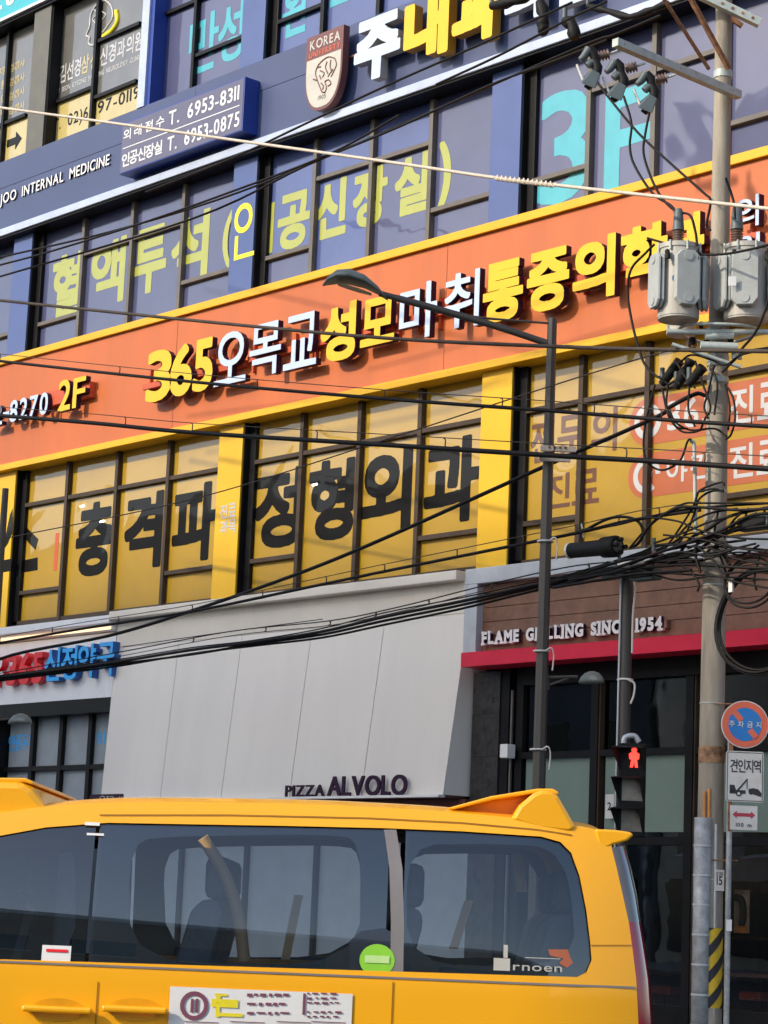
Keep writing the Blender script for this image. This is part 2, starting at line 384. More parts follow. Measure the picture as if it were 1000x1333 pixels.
def row(txt, x0, x1, z0, z1, y, th, mats, parent, bold=.03, gap=.12, name='letter', frame=None, widths=None, shear=0, join=False):
    """a line of characters fitted between x0 and x1"""
    W_ = []
    for k, ch in enumerate(txt):
        if ch == ' ': W_.append(.45); continue
        vs, fs, a, b, c, d = glyph_mesh(ch, 0, False); W_.append((b-a)+bold*1.2)
    g = gap; tot = sum(W_) + g*(len(txt)-1); sc = (x1-x0)/tot; x = x0
    # common vertical scale: latin text keeps heights relative to cap height
    H = glyph_mesh('H' if ord(txt[0]) < 0x3000 else txt[0], 0, False); hc, hd = H[4], H[5]
    res = []
    for ch, w in zip(txt, W_):
        if ch != ' ':
            vs, fs, a, b, c, d = glyph_mesh(ch, 0, False)
            if ord(ch) < 0x3000 and ord(txt[0]) < 0x3000:
                zz0 = z0+(c-hc)/(hd-hc)*(z1-z0); zz1 = z0+(d-hc)/(hd-hc)*(z1-z0)
            elif ord(ch) < 0x3000:
                zz0, zz1 = z0+.12*(z1-z0), z1-.05*(z1-z0)
                if ch in '.,': zz1 = zz0+.15*(z1-z0)
                if ch == '-': zz0, zz1 = z0+.42*(z1-z0), z0+.55*(z1-z0)
            else: zz0, zz1 = z0, z1
            res.append(glyph(ch, x, x+w*sc, zz0, zz1, y, th, mats, parent, name, bold, frame, shear))
        x += (w+g)*sc
    if join and len(res) > 1:
        v = []; f = []; mi = []
        for o in res:
            k = len(v); v += [tuple(q.co) for q in o.data.vertices]; f += [tuple(i+k for i in p.vertices) for p in o.data.polygons]; mi += [p.material_index for p in o.data.polygons]
        me = bpy.data.meshes.new(name); me.from_pydata(v, [], f); me.polygons.foreach_set('material_index', mi)
        for o in res: bpy.data.objects.remove(o)
        return [link(name, me, parent, mats)]
    return res
def gx(px, py, y): return G(px, py, y).x
def gz(px, py, y): return G(px, py, y).z

# ================================================================== ground and road
st = lambda o: tag(o, kind='structure')
st(bx('ground', -400, 400, -400, 400, -.3, -.004, C['asphalt']))
st(bx('road', -400, 400, -30, -3.4, -.003, .0, C['asphalt']))
mb = MB()
for i in range(-12, 24): mb.box(i*8-40, i*8-36, -17.1, -16.95, .004, .006)
st(mb.build('road_marking', C['roadpaint']))
st(bx('pavement', -60, -8, -3.1, .0, 0, .14, C['paver'])); st(bx('kerb', -60, -8, -3.35, -3.1, 0, .15, C['galv']))
st(bx('pavement', -90, 60, -42, -30.5, 0, .14, C['paver']))

# ================================================================== main building
B = thing('commercial_building', 'shop and clinic building with yellow and blue film windows above grey and brown shopfronts', 'building', (-25, 4, 0))
B.location = (0, 0, 0)
bx('wall', -60, -8, 6.2, 12, 0, 24, C['wall'], B)
bx('wall', -60, -8, .42, 6.2, 5.95, 24, C['wall'], B)
Y2 = .30     # glass plane
PX = [(-40.3, -39.7), (-34.42, -33.83), (-28.05, -27.46), (-22.2, -21.62), (-16.35, -15.77), (-10.5, -9.9)]
MU = {0: (-38.3, -36.9, -35.5), 1: (-32.4, -30.95, -29.52), 2: (-26.18, -24.87, -23.57), 3: (-20.45, -19.29, -18.09), 4: (-14.5, -13.2, -11.9)}
def storey(z0, z1, lo, hi, filmf, pilm, frm, ztop=None, cols=(0,1,2,3,4), himask='all', glassw=None):
    for k in cols:
        xa = PX[k][1]; xb = PX[k+1][0]
        xs = [xa] + list(MU[k]) + [xb+.02]
        WN = bx('window', xa, xb, Y2-.07, Y2+.05, z0, z0+.07, frm, B)
        # vertical mullions
        for m_ in MU[k]: bx('mullion', m_-.04, m_+.04, Y2-.09, Y2+.05, z0, z1, frm, WN, .006)
        bx('mullion', xa+.0, xa+.16, Y2-.07, Y2+.05, z0, z1, C['black'], WN, .006)
        for i in range(4):
            p0 = xs[i]+(.16 if i == 0 else .04); p1 = xs[i+1]-(.04 if i < 3 else 0)
            levels = [z0+.07, z1]
            if (i in (0, 3)) and lo: levels.insert(1, lo)
            if hi and (himask == 'all' or i in himask): levels.insert(-1, hi)
            for j in range(len(levels)-1):
                a = levels[j]+(.035 if j else 0); b = levels[j+1]-(.035 if j < len(levels)-2 else 0)
                bx('window_pane', p0, p1, Y2, Y2+.02, a, b, filmf(k, i, j), WN)
            for lv in levels[1:-1]: bx('transom', p0, p1, Y2-.075, Y2+.04, lv-.035, lv+.035, frm, WN, .006)
    for a, b in PX[(2 if z0 > 14 else 0):]:
        bx('pillar', a, b, .1, .4, z0-.05, z1, pilm, B, .004)
        bx('pillar_side', b+.001, b+.02, .13, .42, z0-.05, z1, C['black'], B)
storey(6.07, 8.98, 6.63, 8.17, lambda k,i,j: C['yfilm'], C['ypil'], C['brownblack'])
storey(10.75, 13.6, 11.4, 12.44, lambda k,i,j: C['bfilm2'] if (k == 2 and i in (0,1,2) and j > 0 or k == 2 and i == 1) else C['bfilm'], C['bluepil'], C['greyframe'], himask=(1,2))  # same film throughout; panes without sky reflection get it as a deeper blue
for side in (0,):
    storey(14.62, 17.7, 15.28, 16.28, lambda k,i,j: C['bfilm2'] if k == 2 else C['bfilm'], C['bluepil'], C['black'], cols=(2,3,4), himask=())
# fourth floor, grey clinic on the left and the last navy bay
for k, (xa, xb) in ((0, (-39.7, -34.55)), (1, (-33.9, -31.1))):
    mus = (-38.3,-36.9,-35.32) if k == 0 else (-32.42,)
    xs = [xa] + list(mus) + [xb]
    for m_ in mus: bx('mullion', m_-.035, m_+.035, Y2-.09, Y2+.05, 14.62, 17.7, C['black'], B)
    bx('mullion', xa, xa+.2, Y2-.15, Y2+.05, 14.62, 17.7, C['black'], B)
    for i in range(len(xs)-1):
        lv = [14.6, 15.5 if i != len(xs)-2 or k == 0 else 15.3, 17.3] if not (k == 1 and i == 1) else [14.6, 15.28, 16.32, 17.7]
        for j in range(len(lv)-1):
            low = j == 0
            bx('window_pane', xs[i]+.04, xs[i+1]-.035, Y2, Y2+.02, lv[j]+.03, lv[j+1]-.03, C['cream'] if low else C['gfilm'], B)
            if j: bx('transom', xs[i]+.04, xs[i+1]-.035, Y2-.07, Y2+.04, lv[j]-.03, lv[j]+.03, C['black'], B)
bx('pillar', gx(40,100,.05), gx(61,100,.05), .05, .42, 14.6, 17.4, C['greywall'], B)
bx('pillar_side', gx(61,100,.05)+.001, gx(61,100,.05)+.04, .08, .42, 14.6, 17.4, C['black'], B)
bx('divider_post', gx(181,90,-.02), gx(190,90,-.02), -.02, .42, 14.6, 18.5, C['whitetrim'], B)
bx('divider_post', gx(190,90,-.02)+.002, gx(197,90,.02), .02, .42, 14.6, 17.7, C['bluebox'], B)
for m_ in (-29.5,): bx('mullion', m_-.035, m_+.035, Y2-.09, Y2+.05, 14.62, 17.7, C['black'], B)
for a, b in ((-30.83, -29.535), (-29.465, -28.05)):
    for j, (z0, z1) in enumerate(((14.62, 15.26), (15.32, 16.26), (16.32, 17.7)) if a > -30 else ((14.62, 16.25), (16.31, 17.7))):
        bx('window_pane', a, b, Y2, Y2+.02, z0, z1, C['bfilm'], B)
    for z in ((15.29, 16.29) if a > -30 else (16.28,)): bx('transom', a, b, Y2-.07, Y2+.04, z-.03, z+.03, C['black'], B)
# clinic printing on the grey fourth-floor windows
yg = Y2-.004
row('김선경', gx(77,112,yg), gx(104,104,yg), 15.85, 16.2, yg, 0, C['wprint'], B, name='printed_letter')
row('삼성', gx(105,100,yg), gx(126,92,yg), 15.85, 16.2, yg, 0, C['cream'], B, name='printed_letter')
row('신경과의원', gx(130,85,yg), gx(185,62,yg), 15.85, 16.2, yg, 0, C['wprint'], B, name='printed_letter')
row('KIM SEON GYEONG SAMSUNG NEUROLOGY CLINIC', gx(71,124,yg), gx(183,85,yg), 15.68, 15.77, yg, 0, C['wprint'], B, bold=.015, name='printed_line', join=True)
row('T. 02)60', gx(68,170,yg), gx(122,150,yg), 14.98, 15.2, yg-.001, 0, C['dgrey'], B, bold=.01, name='printed_line', join=True)
row('97-0119', gx(127,147,yg), gx(181,128,yg), 14.98, 15.2, yg-.001, 0, C['dgrey'], B, bold=.01, name='printed_line', join=True)
hd = [(125,10),(118,25),(117,40),(113,47),(116,52),(116,58),(123,60),(124,56)]
for pts, mm, r in (([(137,0),(128,4),(119,18),(117,35),(113,46),(117,49),(116,57),(122,59),(124,54)], 'wprint', .022),
                 ([(122,12),(127,18),(121,25),(126,32)], 'wprint', .014), ([(137,0),(145,8),(147,22),(140,34),(134,42)], 'wprint', .02),
                 ([(152,14),(153,28),(146,40),(135,48)], 'yprint', .05), ([(133,15),(138,19),(134,25)], 'wprint', .014)):
    MB().tube(smooth([G(a, b, yg) for a, b in pts], 4), r, 6).build('head_logo_line', C[mm], B)
for i, px in enumerate((3, 20, 27)):
    for j in range(4):
        x = gx(px, 70+j*16, yg); z = 16.6-j*.28-(0 if px < 15 else .02)
        row(random.choice(('치매','두통','어지럼','수면')) if px < 15 else '검사', x-.17, x+.17, z-.08, z+.08, yg, 0, C['cream'], B, bold=.01, name='printed_line', join=True)
ax = gx(10,190,yg); az = 15.1
MB().prism([(gx(10,192,yg)-.03, 15.03), (gx(20,190,yg), 15.03), (gx(20,190,yg), 14.93), (gx(28,185,yg), 15.1), (gx(20,190,yg), 15.27), (gx(20,190,yg), 15.17), (gx(10,192,yg)-.03, 15.17)], 'y', yg-.004, yg).build('printed_arrow', C['dgrey'], B)
# ---- letters printed on the windows, one object each
def prow(items, z0, z1, y, m_, bold=.05, th=0):
    for it in items:
        ch, a, b, py = it[:4]; zz0, zz1 = (it[4], it[5]) if len(it) > 4 else (z0, z1)
        glyph(ch, gx(a, py, y), gx(b, py, y), zz0, zz1, y, th, m_, B, 'printed_letter', bold)
yy = Y2-.004
prow([('혈',68,108,365),('액',119,163,350),('투',174,217,335),('석',224,272,315)], 11.42, 12.58, yy, C['lime'], .07)
prow([('(',290,304,310,11.42,12.42)], 0, 0, yy-.01, C['lime'], .03)
prow([('공',362,403,287),('신',411,451,270),('장',460,504,255),('실',514,559,240),(')',571,587,230,11.4,12.42)], 11.47, 12.37, yy, C['lime'], .08)
prow([('ㅇ',304.5,328,300,11.87,12.36),('ㄴ',305,331,325,11.45,11.85)], 0, 0, .1-.004, C['limelit'], .05)
bx('printed_letter', gx(350.5,300,yy), gx(356,300,yy), yy, yy+.003, 11.5, 12.32, C['lime'], B)
prow([('3',701,769,190,11.0,12.6),('F',787,852,170,10.9,12.35)], 0, 0, yy, C['teal'], .05)
# fourth-floor lettering
prow([('만',246,284,60,14.98,16.0),('성',284,317,45,14.98,16.0),('질',317,347,35,14.98,16.05),('환',368,403,15,14.98,16.05),('(',420,428,5,15.1,16.2),('요',430,460,0,15.2,16.2)], 0, 0, yy, C['teal'], .05)
prow([('사',245,272,10,16.4,17.4),('구',280,310,0,16.4,17.4)], 0, 0, yy, C['teal'], .05)
# second-floor lettering
prow([('충',100,148,690),('격',163,212,675),('파',226,284,660)], 6.77, 8.02, yy, C['dgrey'], .08)
prow([('정',332,395,640),('형',403,462,620),('외',472,537,605),('과',554,625,590)], 6.8, 8.01, yy, C['dgrey'], .08)
# the letter that runs over the left pillar
def ppoly(px, y): return MB().prism([(gx(a, b, y), gz(a, b, y)) for a, b in px], 'y', y, y+.003)
ppoly([(-4,722),(6,703),(13,670),(16.5,662),(16.5,692),(10,708),(0,722)], .096).build('printed_letter', C['dgrey'], B)
ppoly([(-4,731),(15.5,727),(14,743),(-5,747)], .096).build('printed_letter', C['dgrey'], B)
ppoly([(32,672),(36,688),(50,702),(46,716),(36,705),(30,696)], yy).build('printed_letter', C['dgrey'], B)
ppoly([(28,730),(49,725.5),(49,742),(26,746)], yy).build('printed_letter', C['dgrey'], B)
ppoly([(22,747),(28,746),(27,764),(21,765)], yy).build('printed_letter', C['dgrey'], B)
bx('printed_bar', gx(71.5,710,yy), gx(76,710,yy), yy, yy+.003, 6.95, 7.6, C['race'], B)
prow([('진',287,297,655,7.33,7.55),('료',298,308,652,7.33,7.55),('과',287,297,676,7.08,7.3),('목',298,308,673,7.08,7.3)], 0, 0, .096, C['wprint'], .04)
prow([('전',691,718,573),('문',726,762,566),('의',770,803,560)], 7.45, 8.03, yy, C['brown'], .04)
prow([('진',708,742,640),('료',745,780,632)], 6.8, 7.26, yy, C['brown'], .04)
def capsule(z0, z1, x0, y):
    r = (z1-z0)/2; p = [(x0+r+math.cos(a)*r, z0+r+math.sin(a)*r) for a in [math.pi*.5+math.pi*k/14 for k in range(15)]]
    p = p + [(PX[4][0]-.05, z0), (PX[4][0]-.05, z1)]
    return MB().prism(p, 'y', y, y+.003)
for z0, z1, tx, ic in ((7.45, 8.06, '365', 0), (6.77, 7.34, '야간', 1)):
    capsule(z0, z1, -19.65, yy).build('printed_band', C['oprint'], B)
    cx = -19.33; cz = (z0+z1)/2
    n = 28; vs = []; fs = []
    for k in range(n):
        a = 2*math.pi*k/n; vs += [(cx+math.cos(a)*.23, yy-.004, cz+math.sin(a)*.23), (cx+math.cos(a)*(.15 if ic else .14), yy-.004, cz+math.sin(a)*(.15 if ic else .14))]
    for k in range(n if not ic else n-4): fs.append((2*k, 2*((k+1)%n), 2*((k+1)%n)+1, 2*k+1))
    MB().add(vs, fs).build('clock_icon', C['wprint'], B)
    m2 = MB()
    if ic == 0: m2.box(cx-.02, cx+.02, yy-.006, yy-.003, cz-.02, cz+.12).box(cx-.1, cx+.02, yy-.006, yy-.003, cz-.04, cz-.005)
    else: m2.prism([(cx+.06+math.cos(math.pi/2+k*math.pi/5)*(.06 if k%2==0 else .025), cz+.02+math.sin(math.pi/2+k*math.pi/5)*(.06 if k%2==0 else .025)) for k in range(10)], 'y', yy-.006, yy-.003)
    m2.build('clock_icon', C['wprint'], B)
    row(tx, -19.0, -18.2 if not ic else -18.25, z0+.14, z1-.1, yy-.004, 0, C['wprint'], B, bold=.04, name='printed_letter')
    row('진료', -17.98, -17.15, z0+.08, z1-.07, yy-.004, 0, C['wprint'], B, bold=.04, name='printed_letter')
    row('상담', -17.05, -16.5, z0+.08, z1-.07, yy-.004, 0, C['wprint'], B, bold=.04, name='printed_letter') if 0 else None
for px, py in ((107,659),(133,679),(410,631)):
    p = G(px, py, Y2-.01); MB().tube([p+Vector((-.05,0,0)), p+Vector((.05,0,.005))], .014, 6).build('ceiling_lamp', C['spot'], B)

# ================================================================== orange fascia sign
O = thing('fascia_sign', 'long orange fascia sign with yellow edges and raised yellow and white letters', 'sign', (0,0,0))
seam = [-52, -41.9, -35.6, gx(229,470,0), gx(581,380,0), -16.55, -8.4]
for a, b in zip(seam, seam[1:]): bx('panel', a+.005, b-.005, 0, .04, 8.9, 10.72, C['orange'], O)
bx('backing', -52, -8.4, .04, .42, 8.88, 10.74, C['race'], O)
bx('yellow_trim', -52, -8.4, -.04, .42, 8.79, 8.9, C['ytrim'], O, .008); bx('yellow_trim', -52, -8.4, -.06, .42, 10.725, 10.85, C['ytrim'], O, .008)
yl, th = -.22, .1
def lrow(parent, items, z0, z1, y, th, mats, bold):
    for it in items:
        ch, a, b, py = it[:4]; zz0, zz1 = (it[4], it[5]) if len(it) > 4 else (z0, z1)
        glyph(ch, gx(a, py, y), gx(b, py, y), zz0, zz1, y, th, mats, parent, 'letter', bold)
YL = [C['lyellow'], C['lside']]; WL = [C['lwhite'], C['lside']]
lrow(O, [('3',191,223,490),('6',222,250,480),('5',252,277,473)], 9.33, 10.17, yl, th, YL, .08)
lrow(O, [('오',280,321,465),('목',325,366,450),('교',370,413,440)], 9.34, 10.17, yl, th, WL, .03)
lrow(O, [('성',418,463,430),('모',470,514,415,9.42,10.12)], 9.31, 10.17, yl, th, YL, .085)
lrow(O, [('마',520,569,405),('취',576,624,392)], 9.36, 10.17, yl, th, WL, .03)
lrow(O, [('통',629,681,377),('증',686,741,363),('의',746,801,345),('학',808,869,330),('과',877,917,315)], 9.34, 10.18, yl, th, YL, .085)
lrow(O, [('의',955,988,278,9.8,10.2),('원',955,990,318,9.33,9.72)], 0, 0, yl, th, WL, .03)
lrow(O, [('2',76,92,515,9.54,10.08),('F',95,111,510,9.54,10.06)], 0, 0, yl, th, YL, .045)
row('8270', gx(13,530,yl), gx(62,530,yl), 9.56, 9.94, yl, th, WL, O, bold=.05)
lrow(O, [('-',4,12,538,9.7,9.77),('2',-14,3,545,9.56,9.94)], 0, 0, yl, th, WL, .05)
for a, b, z in ((190,322,9.62),(325,515,9.66),(520,802,9.68),(805,990,9.68)):
    bx('raceway', gx(a,470,-.06), gx(b,470 if b<500 else 380,-.06), -.1, .0, z, z+.09, C['race'], O)
bx('raceway', gx(66,510,-.1)-.1, gx(116,510,-.1)+.05, -.13, 0, 9.72, 9.98, C['race'], O)
for a in range(196, 990, 27):
    x = gx(a, 530-.28*a, -.06); bx('bracket', x-.02, x+.02, -.06, 0, 9.5, 9.95, C['race'], O)

# ================================================================== navy fascia sign
N = thing('fascia_sign', 'navy blue fascia sign of the third floor with white lower edge and big raised letters', 'sign', (0,0,0))
sx = [-52, -38, gx(603,75,0)-6.35, gx(603,75,0), gx(603,75,0)+6.4, -8.4]
for a, b in zip(sx, sx[1:]):
    for z0, z1 in ((13.27, 14.08), (14.09, 14.6)): bx('panel', a+.003, b-.003, 0, .04, z0, z1, C['navy'], N)
bx('backing', -52, -8.4, .04, .42, 13.2, 14.6, C['black'], N)
bx('white_trim', -52, -8.4, -.1, .2, 13.12, 13.255, C['whitetrim'], N, .01)
bx('soffit', -52, -8.4, -.06, .42, 13.085, 13.118, C['black'], N)
row('JOO INTERNAL MEDICINE', gx(1,258,-.02), gx(143,210,-.02), 13.77, 13.96, -.03, .02, [C['white'], C['lside']], N, bold=.012, gap=.13)
yb = -.25
glyph('주', gx(461,70,yb), gx(521,60,yb), 13.45, 14.43, yb, .14, [C['lwhite'], C['lsidew']], N, 'letter', .11)
glyph('내', gx(526,40,yb), gx(584,20,yb), 13.48, 14.5, yb, .16, [C['lyellow'], C['lsidey']], N, 'letter', .12)
glyph('과', gx(589,20,yb), gx(651,5,yb), 13.46, 14.5, yb, .16, [C['lyellow'], C['lsidey']], N, 'letter', .12)
glyph('의', gx(657,0,yb), gx(707,-10,yb), 13.5, 14.48, yb, .12, [C['lwhite'], C['lsidew']], N, 'letter', .11)
glyph('원', gx(722,-10,yb), gx(770,-25,yb), 13.5, 14.48, yb, .12, [C['lwhite'], C['lsidew']], N, 'letter', .11)
# phone number box
Pb = thing('box_sign', 'navy box sign with two white phone number lines, mounted on the navy fascia', 'sign', (0,0,0))
bx('box', -30.66, -27.37, -.298, -.001, 13.36, 14.25, [C['bluebox']], Pb, .006)
bx('face', -30.64, -27.39, -.303, -.299, 13.38, 14.23, C['boxface'], Pb)
yp = -.308
row('외래접수', gx(161,176,yp), gx(214,156,yp), 13.93, 14.12, yp, .003, C['white'], Pb, bold=.035, gap=.35)
row('T. 6953-8311', gx(220,150,yp), gx(312,112,yp), 13.9, 14.14, yp, .003, C['white'], Pb, bold=.03)
bx('rule', gx(160,190,yp), gx(312,130,yp), -.306, -.303, 13.79, 13.805, C['white'], Pb)
row('인공신장실', gx(159,207,yp), gx(211,192,yp), 13.47, 13.7, yp, .003, C['white'], Pb, bold=.04, gap=.02)
row('T. 6953-0875', gx(218,186,yp), gx(312,150,yp), 13.46, 13.7, yp, .003, C['white'], Pb, bold=.03)
# university crest
K = thing('shield_emblem', 'maroon and ivory university shield emblem with a tiger head on the navy fascia', 'emblem', (0,0,0))
x0, x1 = -25.94, -25.08; cx = (x0+x1)/2; hw = (x1-x0)/2
def shield(k, top=14.5, bot=13.27):
    p = [(cx-hw*k, top-(1-k)*hw), (cx+hw*k, top-(1-k)*hw)]; n = 9
    for i in range(n+1): t = i/n; p.append((cx+hw*k*math.cos(t*math.pi/2)**.75, 13.9-(13.9-bot)*k*math.sin(t*math.pi/2)**1.0))
    for i in range(n-1, -1, -1): t = i/n; p.append((cx-hw*k*math.cos(t*math.pi/2)**.75, 13.9-(13.9-bot)*k*math.sin(t*math.pi/2)**1.0))
    return p
MB().prism(shield(1), 'y', -.25, -.13).build('shield_body', C['maroon'], K)
MB().prism([(a, min(b, 14.12)) for a, b in shield(.93)][0:], 'y', -.256, -.252).build('shield_face', C['ivory'], K)
row('KOREA', cx-.34, cx+.36, 14.28, 14.43, -.256, .004, C['ivory'], K, bold=.02)
row('UNIVERSITY', cx-.35, cx+.37, 14.16, 14.24, -.256, .004, C['sign_r'], K, bold=.01, join=True, name='inscription')
tg = [[(436,76),(428,74),(420,79),(414,86),(411,95),(413,104)],[(413,104),(416,112),(419,119),(423,120),(425,114),(423,106)],[(436,76),(438,84),(435,92),(431,100)],
      [(417,92),(422,95),(420,101)],[(426,80),(424,88),(427,96)],[(431,78),(430,86),(432,94)],[(423,106),(428,104),(431,109),(427,112)],[(408,103),(413,105)],[(413,88),(418,87)],[(427,100),(430,95),(434,90)],[(418,108),(421,112),(420,117)],[(416,98),(418,103)]]
mb = MB()
for p in tg: mb.tube(smooth([G(a, b, -.258) for a, b in p], 4), .011, 5)
mb.build('tiger_drawing', C['maroon'], K)
row('1905', cx-.09, cx+.09, 13.43, 13.5, -.256, .004, C['maroon'], K, bold=.01, join=True, name='inscription')
MB().box(cx-.1, cx+.1, -.13, 0, 13.8, 13.86).box(cx-.3, cx-.25, -.13, 0, 14.2, 14.25).box(cx+.3, cx+.9, -.1, -.05, 14.02, 14.05).build('bracket', C['maroon'], K)
# turquoise sign at the top left corner
T = thing('fascia_sign', 'turquoise sign with white lower edge above the grey fourth-floor windows', 'sign', (0,0,0))
bx('panel', -50, -31.12, -.02, .4, 17.42, 19.5, C['tealsign'], T); bx('white_trim', -50, -31.12, -.06, .3, 17.36, 17.415, C['white'], T)
bx('soffit', -50, -31.12, .0, .42, 17.3, 17.355, C['black'], T)
row('신경과', -35.6, -34.3, 17.62, 18.4, -.03, .01, C['white'], T, bold=.03)

# ================================================================== pharmacy front
Ph = thing('pharmacy_sign', 'white pharmacy fascia with red 365 and raised sky blue letters', 'sign', (0,0,0))
bx('panel', -52, -30.36, 0, .1, 4.68, 5.72, C['pharm'], Ph)
MB().prism([(-.16, 5.98), (-.16, 5.86), (0, 5.74), (.4, 5.72), (.4, 5.98)], 'x', -52, -30.36).build('cornice', C['pharm'], Ph)
bx('lit_strip', -52, -30.4, -.1, -.085, 5.76, 5.80, C['warm'], Ph)
RL = [C['redl'], C['redl']]; BLl = [C['bluel'], C['bluels']]
yq = -.14
row('365', gx(9,868,yq), gx(56,862,yq), 4.98, 5.5, yq, .13, RL, Ph, bold=.07)
row('우', gx(-16,868,yq), gx(5,868,yq), 4.98, 5.5, yq, .13, [C['white'], C['redl']], Ph, bold=.04)
row('신정약국', gx(58,862,yq), gx(149,858,yq), 4.99, 5.55, yq, .13, BLl, Ph, bold=.045, gap=.05)
# windows under the pharmacy sign
bx('lintel', -52, -30.36, .0, .35, 4.45, 4.679, C['black'], B)
bx('pillar', -34.6, -33.8, .05, .4, .14, 4.45, C['black'], B)
for m_ in (-32.95, -32.1, -31.26): bx('mullion', m_-.05, m_+.05, Y2-.08, Y2+.05, .14, 4.45, C['black'], B)
for z in (3.6, 2.4): bx('transom', -33.8, -30.36, Y2-.075, Y2+.04, z-.04, z+.04, C['black'], B)
xs = [-33.8, -32.95, -32.1, -31.26, -30.2]
for i in range(4):
    for z0, z1 in ((3.64, 4.45), (2.44, 3.56), (.14, 2.36)): bx('window_pane', xs[i]+.05, xs[i+1]-.05, Y2, Y2+.02, z0, z1, C['frost'], B)
prow([('연',11,19.5,968),('중',20,28,968),('무',29,37,968),('휴',37.5,46,968)], 3.92, 4.19, yy, C['bluel'], .02)
prow([('밤',126,133,958),('1',135,137,958)], 3.97, 4.18, yy, C['bluel'], .03)
bx('wall', -52, -34.6, .1, .4, 0, 4.45, C['greywall'], B); bx('wall', -60, -52, .0, .4, 0, 24, C['greywall'], B)

# ================================================================== pizza canopy
A = thing('shop_canopy', 'light grey slanted panel canopy over the pizza shop with dark raised letters', 'canopy', (0,0,0))
XA0, XA1, ZB, ZF, PB = -30.34, -22.2, 3.02, 5.46, .27
XB0, XB1 = gx(131,1039,-PB), gx(577,1036,-PB)
def canopy_x(x, t):      # x at the fold (t=0) or at the lower edge (t=1)
    q = (x-XA0)/(XA1-XA0); return x + t*((XB0-XA0)*(1-q)**3 + (XB1-XA1)*q**3)
sm = [XA0] + [gx(a, b, -.13) for a, b in ((219,930),(301,930),(392,930),(487,930))] + [XA1]
for a, b in zip(sm, sm[1:]):
    m = MB(); at, bt, ab, bb = a+.006, b-.006, canopy_x(a,1)+.006, canopy_x(b,1)-.006
    m.add([(at,0,ZF),(bt,0,ZF),(bb,-PB,ZB),(ab,-PB,ZB),(at,.03,ZF),(bt,.03,ZF),(bb,-PB+.03,ZB),(ab,-PB+.03,ZB)], [(3,2,1,0),(4,5,6,7),(0,1,5,4),(1,2,6,5),(2,3,7,6),(3,0,4,7)])
    m.build('panel', C['panel'], A)
bx('upper_wall', XA0, XA1, -.001, .05, ZF+.006, 5.9, C['offwhite'], A)
bx('cornice', XA0-.02, XA1-.1, -.17, .3, 5.9, 6.03, C['offwhite'], A, .01)
MB().prism([(.04, ZF), (-PB+.04, ZB+.01), (.3, ZB+.01), (.3, ZF)], 'x', XA0+.2, XA1-.3).build('core', C['wall'], A)
MB().add([(XA1,0,5.9),(XA1,0,ZF),(XB1+.002,-PB+.004,ZB),(XA1,.35,ZB),(XA1,.35,5.9)], [(0,1,2,3,4)]).build('end_panel', C['panel'], A)
MB().add([(XA0,0,5.9),(XA0,0,ZF),(XB0-.002,-PB+.004,ZB),(XA0,.35,ZB),(XA0,.35,5.9)], [(4,3,2,1,0)]).build('end_panel', C['panel'], A)
bx('bottom_lip', XB0, XB1, -PB-.09, -PB+.03, ZB-.035, ZB-.003, C['white'], A)
bx('soffit', XB0, XB1, -PB+.031, .3, ZB-.03, ZB+.008, C['maroon'], A)
yz = -PB-.075; zl = ZB
DL = [C['lside'], C['lside']]
row('PIZZA', gx(371,1028,yz), gx(421,1028,yz), zl, zl+.16, yz, .03, DL, A, bold=.05)
row('ALVOLO', gx(426,1024,yz), gx(529,1022,yz), zl, zl+.27, yz, .03, DL, A, bold=.055, gap=.06)
# shop under the canopy
bx('shop_band', XA0, XA1, .05, .3, 2.6, 2.98, C['maroon'], B)
ms = thing('small_sign', 'small dark sign with pale dots under the left end of the pizza canopy', 'sign', (0,0,0))
bx('board', gx(119,1037,-.5), gx(161,1037,-.5), -.53, -.5, 2.96, 3.09, C['lside'], ms)
row('○3⊃ ∷', gx(130,1037,-.53), gx(160,1037,-.53), 2.99, 3.06, -.534, 0, C['ivory'], ms, bold=.02, join=True, name='sign_mark')
bx('window_pane', XA0+.1, XA1-.1, Y2, Y2+.02, .14, 2.6, C['frost'], B)
for i in range(6): bx('mullion', XA0+.05+i*1.6, XA0+.13+i*1.6, Y2-.06, Y2+.0, .14, 2.6, C['black'], B)

for k in range(33):
    x = XA0+.25+k*.25; MB().tube([(x, -.006, 5.80), (x, .0, 5.80)], .008, 6).build('rivet', C['galv'], A)
